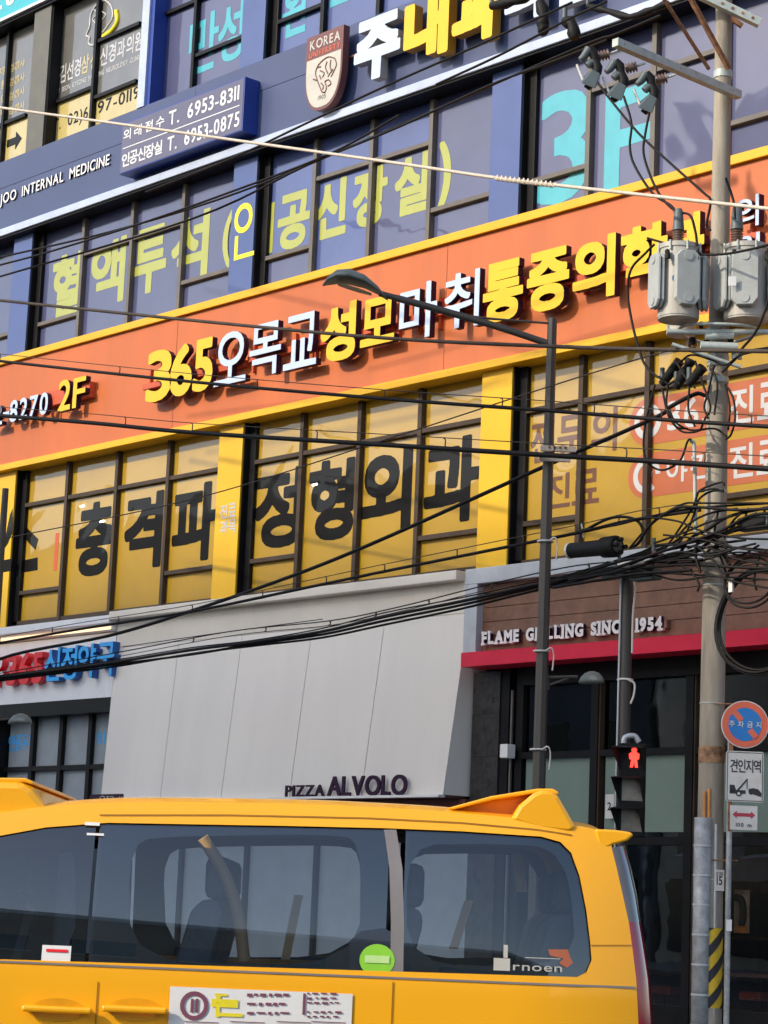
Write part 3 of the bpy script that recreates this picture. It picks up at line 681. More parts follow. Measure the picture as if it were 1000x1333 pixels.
# ================================================================== burger shop front
bx('cornice', XA1+.03, -8.4, -.12, .4, 5.82, 6.03, C['galv'], B, .008)
bx('frame_side', XA1+.03, -21.93, -.12, .4, 4.9, 5.819, C['galv'], B, .008)
zz = 4.93
while zz < 5.8:
    for a, b in ((-21.93, -16.4), (-16.396, -8.4)): bx('plank', a, b, .0+random.uniform(0,.004), .03, zz, min(zz+.186, 5.818), C['wood'], B, .004)
    zz += .193
bx('wall', -21.93, -8.4, .035, .4, 4.7, 5.95, C['black'], B)
F_ = thing('raised_lettering', 'white slab lettering about flame grilling on the brown plank fascia', 'sign', (0,0,0))
def slab(txt, x0, x1, z0, z1, y, th):
    objs = row(txt, x0, x1, z0, z1, y, th, [C['white'], C['lside']], F_, bold=.13, gap=.1)
    k = 0
    for ch in txt:
        if ch == ' ': continue
        o = objs[k]; k += 1; xs_ = [v.co.x for v in o.data.vertices]; a, b = min(xs_), max(xs_); w = b-a; h = z1-z0; t = h*.17; e = h*.045
        m = MB()
        st_ = {'F':[(0,.55,0),(0,.3,1)], 'L':[(0,.35,1)], 'A':[(-.05,.35,0),(.65,1.05,0)], 'M':[(-.03,.28,0),(.72,1.03,0)], 'R':[(0,.5,0),(.7,1.05,0)], 'I':[(-.35,1.35,0),(-.35,1.35,1)], 'N':[(-.05,.4,0),(-.05,.25,1),(.65,1.05,1)], '1':[(0,1.3,0)], '4':[(.4,1.05,0)]}.get(ch, [])
        if not st_: continue
        for p0, p1, tb in st_:
            za = z0-e if tb == 0 else z1+e-t
            m.box(a+w*p0-e, a+w*p1+e, y-.002, y+th, za, za+t)
        q = m.build('serif', C['white'], o); 
slab('FLAME GRILLING SINCE 1954', gx(627,832,-.08), gx(862,812,-.08), 5.0, 5.17, -.08, .05)
bx('mounting_block', gx(865,812,-.06), gx(869,812,-.06), -.07, 0, 5.02, 5.12, C['wood'], F_)
AW = tag(MB().prism([(-.3, 4.69), (-.3, 4.88), (.1, 4.9), (.1, 4.69)], 'x', gx(600,862,-.3), -8.4).build('awning', C['red']), 'red metal awning band under the brown plank fascia', 'awning')
# tiles column
for r_ in range(8):
    bx('tile', XA1+.03, -21.66, .1+random.uniform(0,.003), .2, 4.66-.56*(r_+1)+.004, 4.66-.56*r_, C['tile'], B)
bx('wall', XA1+.03, -21.66, .2, .6, 0, 4.69, C['black'], B)
bx('door_frame', -21.655, -21.5, .12, .4, .14, 4.69, C['black'], B); bx('drain_pipe', -21.47, -21.44, .12, .15, .14, 4.4, C['greyframe'], B); bx('door_frame', -21.41, -21.28, .16, .4, .14, 4.69, C['black'], B)
MX = [-19.97, -18.4, -16.9, -15.3, -13.7, -12.1]
bx('lintel', -21.28, -8.4, .1, .4, 4.45, 4.69, C['black'], B)
for m_ in MX:
    bx('mullion', m_-.06, m_+.06, .12, .36, .14, 4.45, C['black'], B); bx('mullion', m_+.062, m_+.085, .14, .3, .14, 4.45, C['brownblack'], B)
xs = [-21.28] + MX
for i in range(6):
    a, b = xs[i]+(.09 if i else 0), xs[i+1]-.06
    bx('glass_pane', a, b, .22, .23, 3.58, 4.45, C['glassclear'], B)
    bx('transom', a, b, .13, .35, 3.5, 3.58, C['black'], B)
    bx('glass_pane', a+.05, b-.05, .2, .21, 2.56, 3.5, C['frostg'], B)
    bx('glass_pane', a, b, .24, .25, 2.5, 3.5, C['glassclear'], B)
    bx('transom', a, b, .13, .35, 2.4, 2.5, C['black'], B)
    bx('glass_pane', a, b, .22, .23, .5, 2.4, C['glassclear'], B); bx('plinth', a, b, .12, .35, .14, .5, C['black'], B)
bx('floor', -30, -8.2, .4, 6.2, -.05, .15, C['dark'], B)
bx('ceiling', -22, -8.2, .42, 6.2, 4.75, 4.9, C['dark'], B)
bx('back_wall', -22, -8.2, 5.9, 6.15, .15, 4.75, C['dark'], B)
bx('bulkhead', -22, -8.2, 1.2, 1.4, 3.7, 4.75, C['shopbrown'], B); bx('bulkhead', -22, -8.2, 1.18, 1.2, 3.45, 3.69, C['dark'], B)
bx('curtain', -19.9, -18.9, 2.6, 2.68, 1.9, 2.38, C['pinkish'], B)
for i in range(4): bx('shelf', -20.5+i*2.0, -19.3+i*2.0, 3.5, 3.8, 1.3+.12*(i%2), 1.34+.12*(i%2), C['shopbrown'], B)
po = thing('poster', 'poster of a dark haired figure behind the shop glass right of the sign post', 'poster', (0,0,0))
a = G(956,1158,.9); b = G(975,1215,.9)
bx('sheet', a.x, b.x, .9, .91, b.z, a.z, C['poster'], po)
MB().tube(smooth([G(958,1168,.89),G(966,1172,.89),G(968,1190,.89),G(966,1205,.89)],4), .05, 6).build('figure_print', C['sign_k'], po)
bx('caption_print', a.x+.02, b.x-.02, .885, .89, b.z, b.z+.1, C['pipe_o'], po)
tbl = thing('dining_table', 'wooden dining table with napkins behind the shop glass right of the pole', 'table', (0,0,0))
q = G(980,1275,1.6); bx('table_top', q.x-.5, q.x+.8, 1.3, 2.0, .86, .9, C['wood'], tbl); bx('leg', q.x+.1, q.x+.16, 1.6, 1.66, .15, .86, C['black'], tbl)
for i, (px, py) in enumerate(((868,1305),(985,1318),(700,1310))):
    q = G(px, py, 1.5); s_ = thing('stool', ('red stool seen between the taxi van and the pole','red stool right of the pole behind the shop glass','red stool hidden behind the taxi van')[i], 'stool', (0,0,0))
    bx('seat', q.x-.17, q.x+.17, 1.35, 1.65, .58, .68, C['rstool'], s_, .02)
    for u, w in ((-.14,1.38),(.12,1.38),(-.14,1.6),(.12,1.6)): bx('leg', q.x+u, q.x+u+.02, w, w+.02, .15, .58, C['black'], s_)
sw = tag(bx('junction_box', gx(654,981,.0), gx(664,981,.0), -.05, .1, 3.5, 3.68, C['white'], None, .01), 'small white box on the dark door frame beside the awning', 'box')
nt_ = thing('door_notice', 'small white notice on the shop window left of the pedestrian signal', 'notice', (0,0,0))
bx('sheet', gx(788,1050,.1), gx(799,1050,.1), .1, .11, 2.72, 3.02, C['sign_w'], nt_); row('2', gx(791,1050,.1), gx(796,1050,.1), 2.82, 2.92, .096, 0, C['sign_k'], nt_, bold=.02)

# ================================================================== utility pole
PXY = Vector((-15.67, -2.68, 0))
UP = thing('utility_pole', 'tall tapered concrete utility pole carrying two grey transformers', 'utility pole', PXY)
def loc(v): return v - PXY
def prad(z): return .148 - .0052*z
MB().tube([(0,0,z) for z in (0,2,4,6,8,10,12,13)], [prad(z) for z in (0,2,4,6,8,10,12,13)], 28).build('shaft', C['conc'], UP)
HP = 24.0
def zpole(py, px=930): return S(px, py, HP).z
def band(z, h, m_, nm='band', e=.006): MB().tube([(0,0,z-h/2),(0,0,z+h/2)], [prad(z)+e]*2, 24).build(nm, m_, UP)
band(zpole(983), .17, C['rustband']); band(zpole(916), .012, C['steel']); band(zpole(762), .015, C['steel']); band(zpole(495), .06, C['steel'])
band(zpole(97), .08, C['steel'], e=.01); band(zpole(470), .12, C['steel'], e=.01); band(zpole(640), .03, C['steel']); band(zpole(1145)-.0, .01, C['steel'])
# hazard stripes: yellow sleeve with black slanted bands
z0, z1 = zpole(1312), zpole(1208)
n = 24; mbk = MB(); mby = MB()
def hz(mb_, fa, fb, e):
    r = prad(1)+e; vs = []; fs = []
    for k in range(n+1):
        a = 2*math.pi*k/n - 2.3; t = math.sin(a*1)*.0 + (k/n)
        za = fa(k/n); zb = fb(k/n); za = min(max(za, z0), z1); zb = min(max(zb, z0), z1)
        vs += [(math.cos(a)*r, math.sin(a)*r, za), (math.cos(a)*r, math.sin(a)*r, zb)]
    for k in range(n): fs.append((2*k, 2*k+2, 2*k+3, 2*k+1))
    mb_.add(vs, fs, 0, True)
hz(mby, lambda t: z0, lambda t: z1, .004); mby.build('hazard_sleeve', C['sign_y'], UP)
for i in range(-4, 8):
    hz(mbk, lambda t, i=i: z0 + i*.26 + t*1.04, lambda t, i=i: z0 + i*.26+.12 + t*1.04, .007)
mbk.build('hazard_stripe', C['sign_k'], UP)
# frame facing the camera for flat things on the pole: u to the right, w towards camera
def PF(u, w, z): return Vector((0,0,0)) + RH*u - FH*w + Vector((0,0,z))
class FB(MB):
    def fbox(s, u0, u1, w0, w1, z0, z1, mi=0):
        k = len(s.v); s.box(u0, u1, w0, w1, z0, z1, mi)
        for i in range(k, len(s.v)): u, w, z = s.v[i]; s.v[i] = tuple(PF(u, w, z))
        return s
    def fprism(s, poly, w0, w1, mi=0):
        k = len(s.v); s.prism(poly, 'y', w0, w1, mi)
        for i in range(k, len(s.v)): u, w, z = s.v[i]; s.v[i] = tuple(PF(u, w, z))
        return s
def UZ(px, py, w=0): p = S(px, py, HP-w); return (p-PXY).dot(RH), p.z
# number tag
u0, za = UZ(931, 1132, .16); u1, zb = UZ(943, 1160, .16)
FB().fbox(u0, u1, .125, .15, zb, za).build('number_tag', C['sign_w'], UP)
row('15', u0+.02, u1-.02, zb+.06, zb+.15, -.152, 0, C['sign_k'], UP, bold=.02, frame=lambda x, y, z: PF(x, -y, z), name='number', join=True)
row('0311', u0+.015, u1-.015, za-.06, za-.02, -.152, 0, C['sign_k'], UP, bold=.02, frame=lambda x, y, z: PF(x, -y, z), name='number', join=True)
# cable guard and conduits on the left
u0, za = UZ(904, 1064, .1); u1, _ = UZ(927, 1064, .1)
m = FB(); um = (u0+u1)/2; r = (u1-u0)/2
pts = [(um+math.cos(a)*r, .1+math.sin(a)*r) for a in [math.pi*k/8 for k in range(9)]]
vs = []; 
for u, w in pts: vs += [tuple(PF(u, w, .14)), tuple(PF(u, w, za))]
m.add(vs, [(2*i, 2*i+2, 2*i+3, 2*i+1) for i in range(8)], 0, True)
m.build('cable_guard', C['guard'], UP).modifiers.new('s', 'SOLIDIFY').thickness = .008
zz_ = .45
while zz_ < za:
    vs = []
    for u, w in pts:
        u2 = um+(u-um)*1.05; w2 = .1+(w-.1)*1.05; vs += [tuple(PF(u2, w2, zz_)), tuple(PF(u2, w2, zz_+.02))]
    MB().add(vs, [(2*i, 2*i+2, 2*i+3, 2*i+1) for i in range(8)], 0, True).build('guard_rib', C['galv'], UP); zz_ += .3
for (a, b, c_) in ((917,1030,1075),(923,1027,1075)):
    p = UZ(a, b, .12); q = UZ(a, c_, .12)
    MB().tube([PF(q[0], .13, q[1]), PF(p[0], .13, p[1])], .018, 8).build('conduit', C['pipe_o'], UP)
p = UZ(926, 1070, .12); MB().tube([PF(p[0]+.05, .12, .14), PF(p[0]+.05, .12, p[1]-.02)], .02, 8).build('conduit', C['galv'], UP)
# slim riser with gooseneck
rz = [(909,1000),(909,700),(905,600),(903,578),(899,573),(897,577)]
MB().tube(smooth([PF(UZ(a,b,.16)[0], .16, UZ(a,b,.16)[1]) for a, b in ((906,700),(905,640),(904,585),(902,575),(898,574))], 4), .02, 8).build('riser_pipe', C['steel'], UP)
# crossarms and braces (real bars running away from the pole)
def bar(a, b, w, m_, nm, parent=UP, hh=None):
    a, b = Vector(a), Vector(b); t = (b-a).normalized(); s_ = t.cross(Vector((0,0,1))).normalized()*w/2; u_ = s_.cross(t).normalized()*(hh or w)/2
    v = [a-s_-u_, a+s_-u_, a+s_+u_, a-s_+u_, b-s_-u_, b+s_-u_, b+s_+u_, b-s_+u_]
    return MB().add(v, [(0,1,2,3),(7,6,5,4),(0,4,5,1),(1,5,6,2),(2,6,7,3),(3,7,4,0)]).build(nm, m_, parent)
ARMH = 22.2
def LP(px, py, h): return loc(S(px, py, h))
armA, armB = LP(801, 55, 22.6), LP(962, 124, 23.9)
bar(armA, armB, .085, C['steel'], 'crossarm')
for k in range(9):
    q = armA.lerp(armB, .06+k*.11); MB().tube([q-FH*.044, q-FH*.047], .012 if k%2 else .018, 8).build('bolt_hole', C['rust'], UP)
q = armA.lerp(armB, .42); bar(q-Vector((0,0,.07)), q+Vector((0,0,.07)), .1, C['steel'], 'arm_clamp')
bar(LP(880,-22,23.8), LP(989,30,23.8), .09, C['steel'], 'crossarm'); bar(LP(935,12,24.3), LP(966,34,24.3), .05, C['rust'], 'bracket_arm'); 
for k in range(4):
    q = LP(880,-22,23.8).lerp(LP(989,30,23.8), .55+k*.12); MB().tube([q-FH*.046, q-FH*.05], .018, 8).build('bolt_hole', C['rust'], UP)
bar(LP(862,-5,23.2), LP(923,90,23.8), .03, C['rust'], 'brace'); bar(LP(897,-6,23.5), LP(949,90,23.8), .045, C['rust'], 'brace')
bar(LP(855,-30,23.2), LP(860,-6,23.2), .04, C['rust'], 'brace')
# pole ironwork under the transformers
for (a, b, r) in (((868,432),(1000,432),.03), ((875,448),(965,478),.022), ((912,450),(960,452),.05), ((918,438),(955,437),.035)):
    MB().tube([LP(*a,23.7), LP(*b,23.7)], r, 8).build('pole_ironwork', C['steel'] if r > .02 else C['rust'], UP)
ringp = [PF(math.cos(t)*.42, math.sin(t)*.42, zpole(432)+.02*math.cos(t*2)) for t in [2*math.pi*k/24 for k in range(25)]]
MB().tube(ringp, .018, 6).build('pole_ring', C['steel'], UP)
for k in range(14):
    a = random.uniform(0, 6.28); z = zpole(430+random.random()*45); r = .18+random.random()*.18
    c0 = PF(math.cos(a)*r, abs(math.sin(a))*r, z); MB().tube([c0, c0+Vector((0,0,.07))], random.uniform(.02,.04), 8).build('clamp', random.choice([C['steel'], C['rust'], C['rubber'], C['porc']]), UP)
for px, py, l in ((903,575+0,.0),(755,0,0)): pass

# ---- transformers
def transformer(px0, px1, pyt, pyb, h, label, panels, bush, sticker=None):
    c0 = S((px0+px1)/2, (pyt+pyb)/2, h); r = (S(px1, 360, h)-S(px0, 360, h)).length/2
    z0 = S((px0+px1)/2, pyb, h-r).z; z1 = S((px0+px1)/2, pyt, h-r).z
    t = thing('pole_transformer', label, 'transformer', (c0.x, c0.y, z0))
    H = z1-z0
    def L_(p): return p - Vector((c0.x, c0.y, z0))
    MB().tube([(0,0,0.02),(0,0,H-.05)], r, 32).build('tank', C['tank'], t)
    MB().tube([(0,0,0),(0,0,.02)], r*.97, 32).build('base_rim', C['tank'], t)
    MB().tube([(0,0,H-.05),(0,0,H-.0)], r*1.05, 32).build('lid', C['tank'], t)
    MB().tube([(0,0,H),(0,0,H+.035)], [r*.98, r*.5], 32).build('lid_dome', C['tank'], t)
    for ang, kind in panels:     # radiator boxes round the tank; angle measured from the camera direction
        a = math.radians(ang); nrm = -FH*math.cos(a) + RH*math.sin(a); tan = nrm.cross(Vector((0,0,1))).normalized()*-1
        w = r*.62; za, zb = H*.12 if kind else H*.2, H*.86; ch = .06
        prof = [(-w, za+ch*1.2), (-w+ch, za), (w-ch, za), (w, za+ch*1.2), (w, zb-ch), (w-ch, zb), (-w+ch, zb), (-w, zb-ch)]
        for off, thk in (((r*1.04, .03), (r*1.04+.045, .028)) if 1 else ()):
            v = [tan*u + nrm*off + Vector((0,0,z)) for u, z in prof] + [tan*u*.93 + nrm*(off+thk) + Vector((0,0,za+(z-za)*.97+.01)) for u, z in prof]
            MB().add(v, [tuple(range(8)), tuple(range(15,7,-1))] + [(i, (i+1)%8, 8+(i+1)%8, 8+i) for i in range(8)]).build('radiator_fin', C['fin'], t, .006)
        for zq in (zb-.07, za+.08):
            q = nrm*(r*1.04+.07) + Vector((0,0,zq)); MB().tube([q-nrm*.1, q+nrm*.012], .05, 12).build('radiator_pipe', C['fin'], t)
    for u, w_, s_ in bush:
        base = RH*u - FH*w_ + Vector((0,0,H+.02))
        rr = []; pp = []
        for k in range(5): pp += [base+Vector((0,0,.03*k+.0)), base+Vector((0,0,.03*k+.012)), base+Vector((0,0,.03*k+.02))]; rr += [.025, .045, .026]
        MB().tube(pp, [x*s_*1.25 for x in rr], 12).build('bushing', C['porc'], t)
        MB().tube([base+Vector((0,0,.15)), base+Vector((0,0,.27*s_+.03)), base+Vector((0,0,.3*s_+.03))], [.055*s_, .04*s_, .03*s_], 12).build('bushing_cap', C['gbox'], t)
    for k in range(8):
        a = 2*math.pi*k/8+.3; q = Vector((math.cos(a)*r*1.07, math.sin(a)*r*1.07, H-.04)); MB().tube([q-Vector((0,0,.05)), q+Vector((0,0,.05))], .014, 6).build('lid_clamp', C['steel'], t)
    for u in (-.7, .75):
        q = RH*u*r - FH*r*.9 + Vector((0,0,H*.86)); MB().tube([q, q+Vector((0,0,-.06))-FH*.05, q+Vector((0,0,-.1))-FH*.05], .028, 8).build('side_terminal', C['rubber'], t)
    if sticker:
        p = L_(S(sticker[0], sticker[1], h-r-.1)); v = [p + RH*a + Vector((0,0,b)) for a, b in ((-.04,-.05),(.045,-.045),(.045,.055),(-.04,.05))]
        MB().add(v, [(0,1,2,3)]).build('sticker', C['white'], t)
    q = RH*(-r*.35) - FH*r*.94 + Vector((0,0,H*.5)); ring = [q + RH*.02*math.cos(k) + Vector((0,0,.03*math.sin(k))) for k in [i*.7 for i in range(10)]]
    MB().tube(ring, .004, 5).build('stencil_mark', C['sign_b'], t)
    return t
transformer(857, 911, 313, 410, 23.75, 'grey pole transformer left of the concrete pole below the yellow letters', ((12,1),(72,1),(-72,1)), ((-.02,.02,1.2),))
transformer(943, 1001, 313, 411, 23.75, 'grey pole transformer right of the concrete pole with a pale sticker', ((-12,1),(-74,1),(70,1)), ((-.12,.05,1.3),), sticker=(953,366))
transformer(868, 906, 400, 432, 24.6, 'third grey transformer mostly hidden behind the pole and the left one', ((180,1),), ())

# ---- cutout fuses hanging from the crossarm
def cutout(px, py, label, i):
    t = thing('fuse_cutout', label, 'fuse cutout', S(px, py, 22.7), 0, 'fuse cutouts under the crossarm')
    o0 = S(px, py, 22.7)
    def Q(a, b, d=0): return S(px+a, py+b, 22.7+d) - o0
    m = MB()
    MB().tube([Q(6,-16), Q(0,-14), Q(-4,-10)], [.03,.045,.04], 10).build('cap', C['gbox'], t)
    MB().tube([Q(-2,-32), Q(4,-26), Q(6,-16)], [.045,.05,.04], 10).build('neck', C['rubber'], t)
    MB().tube([Q(6,-17), Q(9,-8), Q(8,0)], [.04,.055,.05], 10).build('elbow', C['rubber'], t)
    MB().tube([Q(-2,-32), Q(-9,-22), Q(-14,-18)], [.05,.04,.03], 10).build('hood_arm', C['gbox'], t)
    v0 = [Q(2,-6,-.07), Q(13,0,-.07), Q(13,0,.07), Q(2,-6,.07)]; v1 = [Q(-13,12,-.09), Q(6,20,-.09), Q(9,10,.09), Q(-10,4,.09)]
    MB().add(v0+v1, [(0,1,2,3),(7,6,5,4),(0,4,5,1),(1,5,6,2),(2,6,7,3),(3,7,4,0)]).build('shroud', C['gbox'], t, .01)
    MB().tube([Q(-10,8), Q(-18,-12)], .014, 6).build('fuse_tube', C['tape'], t)
    MB().tube([Q(-3,12), Q(2,18)], [.06,.045], 10).build('outlet', C['rubber'], t)
cutout(769, 96, 'fuse cutout farthest left, beside the white fascia edge', 0); cutout(803, 112, 'middle fuse cutout, hanging over the teal letter F', 1); cutout(843, 128, 'fuse cutout nearest the pole, over the right edge of the letter F', 2)
def insul(px, py, label, d=0):
    t = thing('insulator', label, 'insulator', S(px, py, 22.8), 0, 'pin insulators on the crossarm'); o0 = S(px, py, 22.8)
    def Q(a, b, d=0): return S(px+a, py+b, 22.8+d) - o0
    pts = []; rr = []
    for k in range(4): pts += [Q(-8+k*4, 2-k), Q(-6+k*4, 1.5-k)]; rr += [.03, .06]
    MB().tube(pts, rr, 12).build('sheds', C['porc'], t); MB().tube([Q(8,-2), Q(18,-6)], .014, 6).build('pin', C['steel'], t)
for px, py, lb in ((786,72,'brown insulator on the far left end of the crossarm'),(822,88,'brown insulator at the middle of the crossarm'),(861,103,'brown insulator nearest the concrete pole')): insul(px, py, lb)
# splice devices at the top edge
def gadget(pts, r, label, nm='cable_joint', y=-2.9, m_='rubber', cat='cable joint'):
    o0 = G(*pts[0], y); t = thing(nm, label, cat, o0)
    P_ = [G(a, b, y)-o0 for a, b in pts]; MB().tube(smooth(P_, 3), [r*(.8+.4*((i*7)%3)/2) for i in range((len(P_)-1)*3+1)], 10).build('sleeve', C[m_], t)
    MB().tube([P_[0], P_[0]+Vector((0,0,.18))], r*.45, 8).build('clamp_hook', C['gbox'], t); return t
gadget([(703,2),(708,20),(706,36),(710,40)], .07, 'black cable joint hanging at the top over the white letters')
gadget([(735,28),(745,32),(748,50)], .07, 'black cable joint hanging beside the end of the white fascia edge')
gadget([(765,8),(790,14),(820,22),(850,12),(870,4)], .04, 'ribbed black cable sleeve crossing the top near the pole')
gadget([(640,8),(668,2),(690,-6)], .06, 'black cable joint at the top edge above the white letters')
gadget([(862,500),(885,470)], .06, 'left black cable sleeve slanting under the transformers', m_='rubber', y=-2.9); gadget([(880,505),(895,478),(900,468)], .055, 'middle black cable sleeve slanting under the transformers'); gadget([(897,500),(915,478)], .06, 'right black cable sleeve slanting in front of the pole', y=-3.05)

# ================================================================== road signs on the pole
SP = thing('sign_post', 'slim grey steel post strapped to the concrete pole carrying three signs', 'sign post', PXY)
u_, zt = UZ(950, 1045, .22); 
MB().tube([PF(u_, .22, .14), PF(u_, .22, UZ(950,925,.22)[1])], .03, 14).build('tube', C['guard'], SP)
for py in (1120, 916): zq = UZ(950, py, .2)[1]; MB().tube([PF(.0, .145, zq), PF(u_+.03, .18, zq), PF(u_+.09, .22, zq)], .007, 6).build('strap', C['rust'], SP)
FB().fbox(u_-.02, u_+.035, .25, .256, UZ(950,1212,.25)[1], UZ(950,1197,.25)[1]).build('sticker', C['white'], SP)
def disc(cu, cz, r, w, n=40): return [(cu+math.cos(2*math.pi*k/n)*r, cz+math.sin(2*math.pi*k/n)*r) for k in range(n)]
fr = lambda x, y, z: PF(x, -y, z)
NP = thing('road_sign', 'round blue and red no parking sign on the slim post', 'road sign', PXY)
cu, cz = UZ(970, 943, .27); R_ = (UZ(1001,943,.27)[0]-cu)
FB().fprism(disc(cu, cz, R_, 0), .255, .27).build('plate', C['sign_w'], NP)
FB().fprism(disc(cu, cz, R_*.96, 0), .271, .273).build('red_ring', C['sign_r'], NP)
FB().fprism(disc(cu, cz, R_*.7, 0), .274, .276).build('blue_disc', C['sign_b'], NP)
c45 = .7071; hw = R_*.12; L2 = R_*.72
d1 = Vector((-c45, c45)); 
def strip(t0, t1):
    dx, dz = -math.sin(math.radians(42)), math.cos(math.radians(42)); nx, nz = dz, -dx
    return [(cu+dx*t0+nx*hw, cz+dz*t0+nz*hw), (cu+dx*t1+nx*hw, cz+dz*t1+nz*hw), (cu+dx*t1-nx*hw, cz+dz*t1-nz*hw), (cu+dx*t0-nx*hw, cz+dz*t0-nz*hw)]
FB().fprism(strip(R_*.22, L2), .277, .279).build('red_slash', C['sign_r'], NP); FB().fprism(strip(-L2, -R_*.3), .277, .279).build('red_slash', C['sign_r'], NP)
row('주차금지', cu-R_*.68, cu+R_*.68, cz-R_*.13, cz+R_*.13, -.281, 0, C['sign_w'], NP, bold=.03, gap=.45, frame=fr)
TS = thing('road_sign', 'white tow away zone sign with tow truck pictogram below the round sign', 'road sign', PXY)
def UZr(px, py): return UZ(px, py, .27)
ul, zt = UZr(946, 977); ur, zb = UZr(994, 1045)
FB().fprism([(ul, zb+.015), (ul+.015, zb), (ur-.015, zb), (ur, zb+.015), (ur, zt-.015), (ur-.015, zt), (ul+.015, zt), (ul, zt-.015)], .255, .265).build('plate', C['sign_w'], TS)
m = FB()
for a in ((ul+.012, ur-.012, zt-.016, zt-.010), (ul+.012, ur-.012, zb+.010, zb+.016)): m.fbox(a[0], a[1], .266, .268, a[2], a[3])
for a in (ul+.010, ur-.016): m.fbox(a, a+.006, .266, .268, zb+.016, zt-.016)
m.build('border', C['sign_k'], TS)
hgt = zt-zb
row('견인지역', ul+.04, ur-.03, zt-hgt*.42, zt-hgt*.16, -.268, 0, C['sign_k'], TS, bold=.03, gap=.04, frame=fr)
zc = zb+hgt*.16; wd = ur-ul
m = FB()
m.fbox(ul+wd*.1, ul+wd*.52, .267, .269, zc, zc+hgt*.07); m.fprism([(ul+wd*.1, zc+.0), (ul+wd*.1, zc+hgt*.17), (ul+wd*.22, zc+hgt*.17), (ul+wd*.27, zc+hgt*.07)], .267, .269)
m.fprism([(ul+wd*.28, zc+hgt*.06), (ul+wd*.55, zc+hgt*.3), (ul+wd*.57, zc+hgt*.28), (ul+wd*.34, zc+hgt*.06)], .267, .269)
m.fprism([(ul+wd*.55, zc+hgt*.3), (ul+wd*.57, zc+hgt*.3), (ul+wd*.57, zc+hgt*.1), (ul+wd*.55, zc+hgt*.1)], .267, .269)
m.fprism([(ul+wd*.6, zc+hgt*.03), (ul+wd*.6, zc+hgt*.1), (ul+wd*.72, zc+hgt*.12), (ul+wd*.86, zc+hgt*.1), (ul+wd*.95, zc+hgt*.02), (ul+wd*.93, zc-hgt*.05)], .267, .269)
m.fprism(disc(ul+wd*.34, zc-.0, hgt*.055, 0, 14), .27, .271); m.fprism(disc(ul+wd*.66, zc+hgt*.03, hgt*.04, 0, 14), .27, .271)
m.build('tow_truck_pictogram', C['sign_k'], TS)
FB().fprism(disc(ul+wd*.34, zc-.0, hgt*.028, 0, 12), .272, .273).build('pictogram_wheel', C['sign_w'], TS)
AS = thing('road_sign', 'small white sign with a red double arrow and distance below the tow sign', 'road sign', PXY)
ul, zt = UZr(951, 1048); ur, zb = UZr(986, 1081)
FB().fbox(ul, ur, .255, .265, zb, zt).build('plate', C['sign_w'], AS)
zc = zb+(zt-zb)*.62; um = (ul+ur)/2; a_ = (ur-ul)*.42; h_ = (zt-zb)*.07
FB().fprism([(um-a_, zc), (um-a_*.62, zc+h_*2.2), (um-a_*.62, zc+h_), (um+a_*.62, zc+h_), (um+a_*.62, zc+h_*2.2), (um+a_, zc), (um+a_*.62, zc-h_*2.2), (um+a_*.62, zc-h_), (um-a_*.62, zc-h_), (um-a_*.62, zc-h_*2.2)], .266, .268).build('arrow', C['sign_a'], AS)
row('100 m', um-.08, um+.08, zb+.03, zb+.07, -.268, 0, C['sign_k'], AS, bold=.02, frame=fr, join=True, name='distance')
m = FB()
for s_, q in ((-1, 0), ):
    m.fbox(u_-.02, u_+.02, .245, .255, zb-.02, cz+.1)
m.build('back_strap', C['rust'], SP)

# ================================================================== street lamp
HL = 25.6
lp = S(702, 1000, HL); LPX = Vector((lp.x, lp.y, 0))
LA = thing('street_lamp', 'tall dark grey street lamp post with a long arm and leaf shaped head', 'street lamp', LPX)
ztop = S(721, 415, HL).z
MB().tube([(0,0,0),(0,0,ztop*.5),(0,0,ztop)], [.085,.07,.054], 8, sm=False).build('post', C['post'], LA)
def LL(px, py, h=HL): return S(px, py, h)-LPX
MB().tube(smooth([LL(716,448), LL(650,426), LL(575,404), LL(520,389), LL(494,382)], 4), [.04]*13+[.035]*4, 10).build('arm', C['post'], LA)
MB().tube([LL(718,421), LL(640,415), LL(565,406)], .014, 6).build('stay_rod', C['post'], LA)
# lamp head: flattened leaf
pl = [(505,389,.02),(492,378,.10),(475,368,.16),(455,362,.19),(438,362,.17),(426,366,.1),(420,370,.02)]
vs = []; fs = []; n = 12
for a, b, r in pl:
    c0 = LL(a, b+2)
    for k in range(n):
        q = 2*math.pi*k/n; zz = math.sin(q); vs.append(c0 + (-FH)*r*1.1*math.cos(q) + Vector((0,0,1))*(r*.62*zz if zz > 0 else r*.12*zz))
for i in range(len(pl)-1):
    for k in range(n): fs.append((i*n+k, i*n+(k+1)%n, (i+1)*n+(k+1)%n, (i+1)*n+k))
fs += [tuple(range(n-1,-1,-1)), tuple(range((len(pl)-1)*n, len(pl)*n))]
MB().add(vs, fs, 0, True).build('lamp_head', C['lamp'], LA)
vs = []; fs = []
for a, b, r in [(484,384,.06),(468,379,.1),(452,374,.1),(440,371,.05)]:
    c0 = LL(a, b-4)
    vs += [c0-FH*r-Vector((0,0,.03)), c0+FH*r-Vector((0,0,.03))]
MB().add(vs, [(0,1,3,2),(2,3,5,4),(4,5,7,6)]).build('lamp_lens', C['lens'], LA)
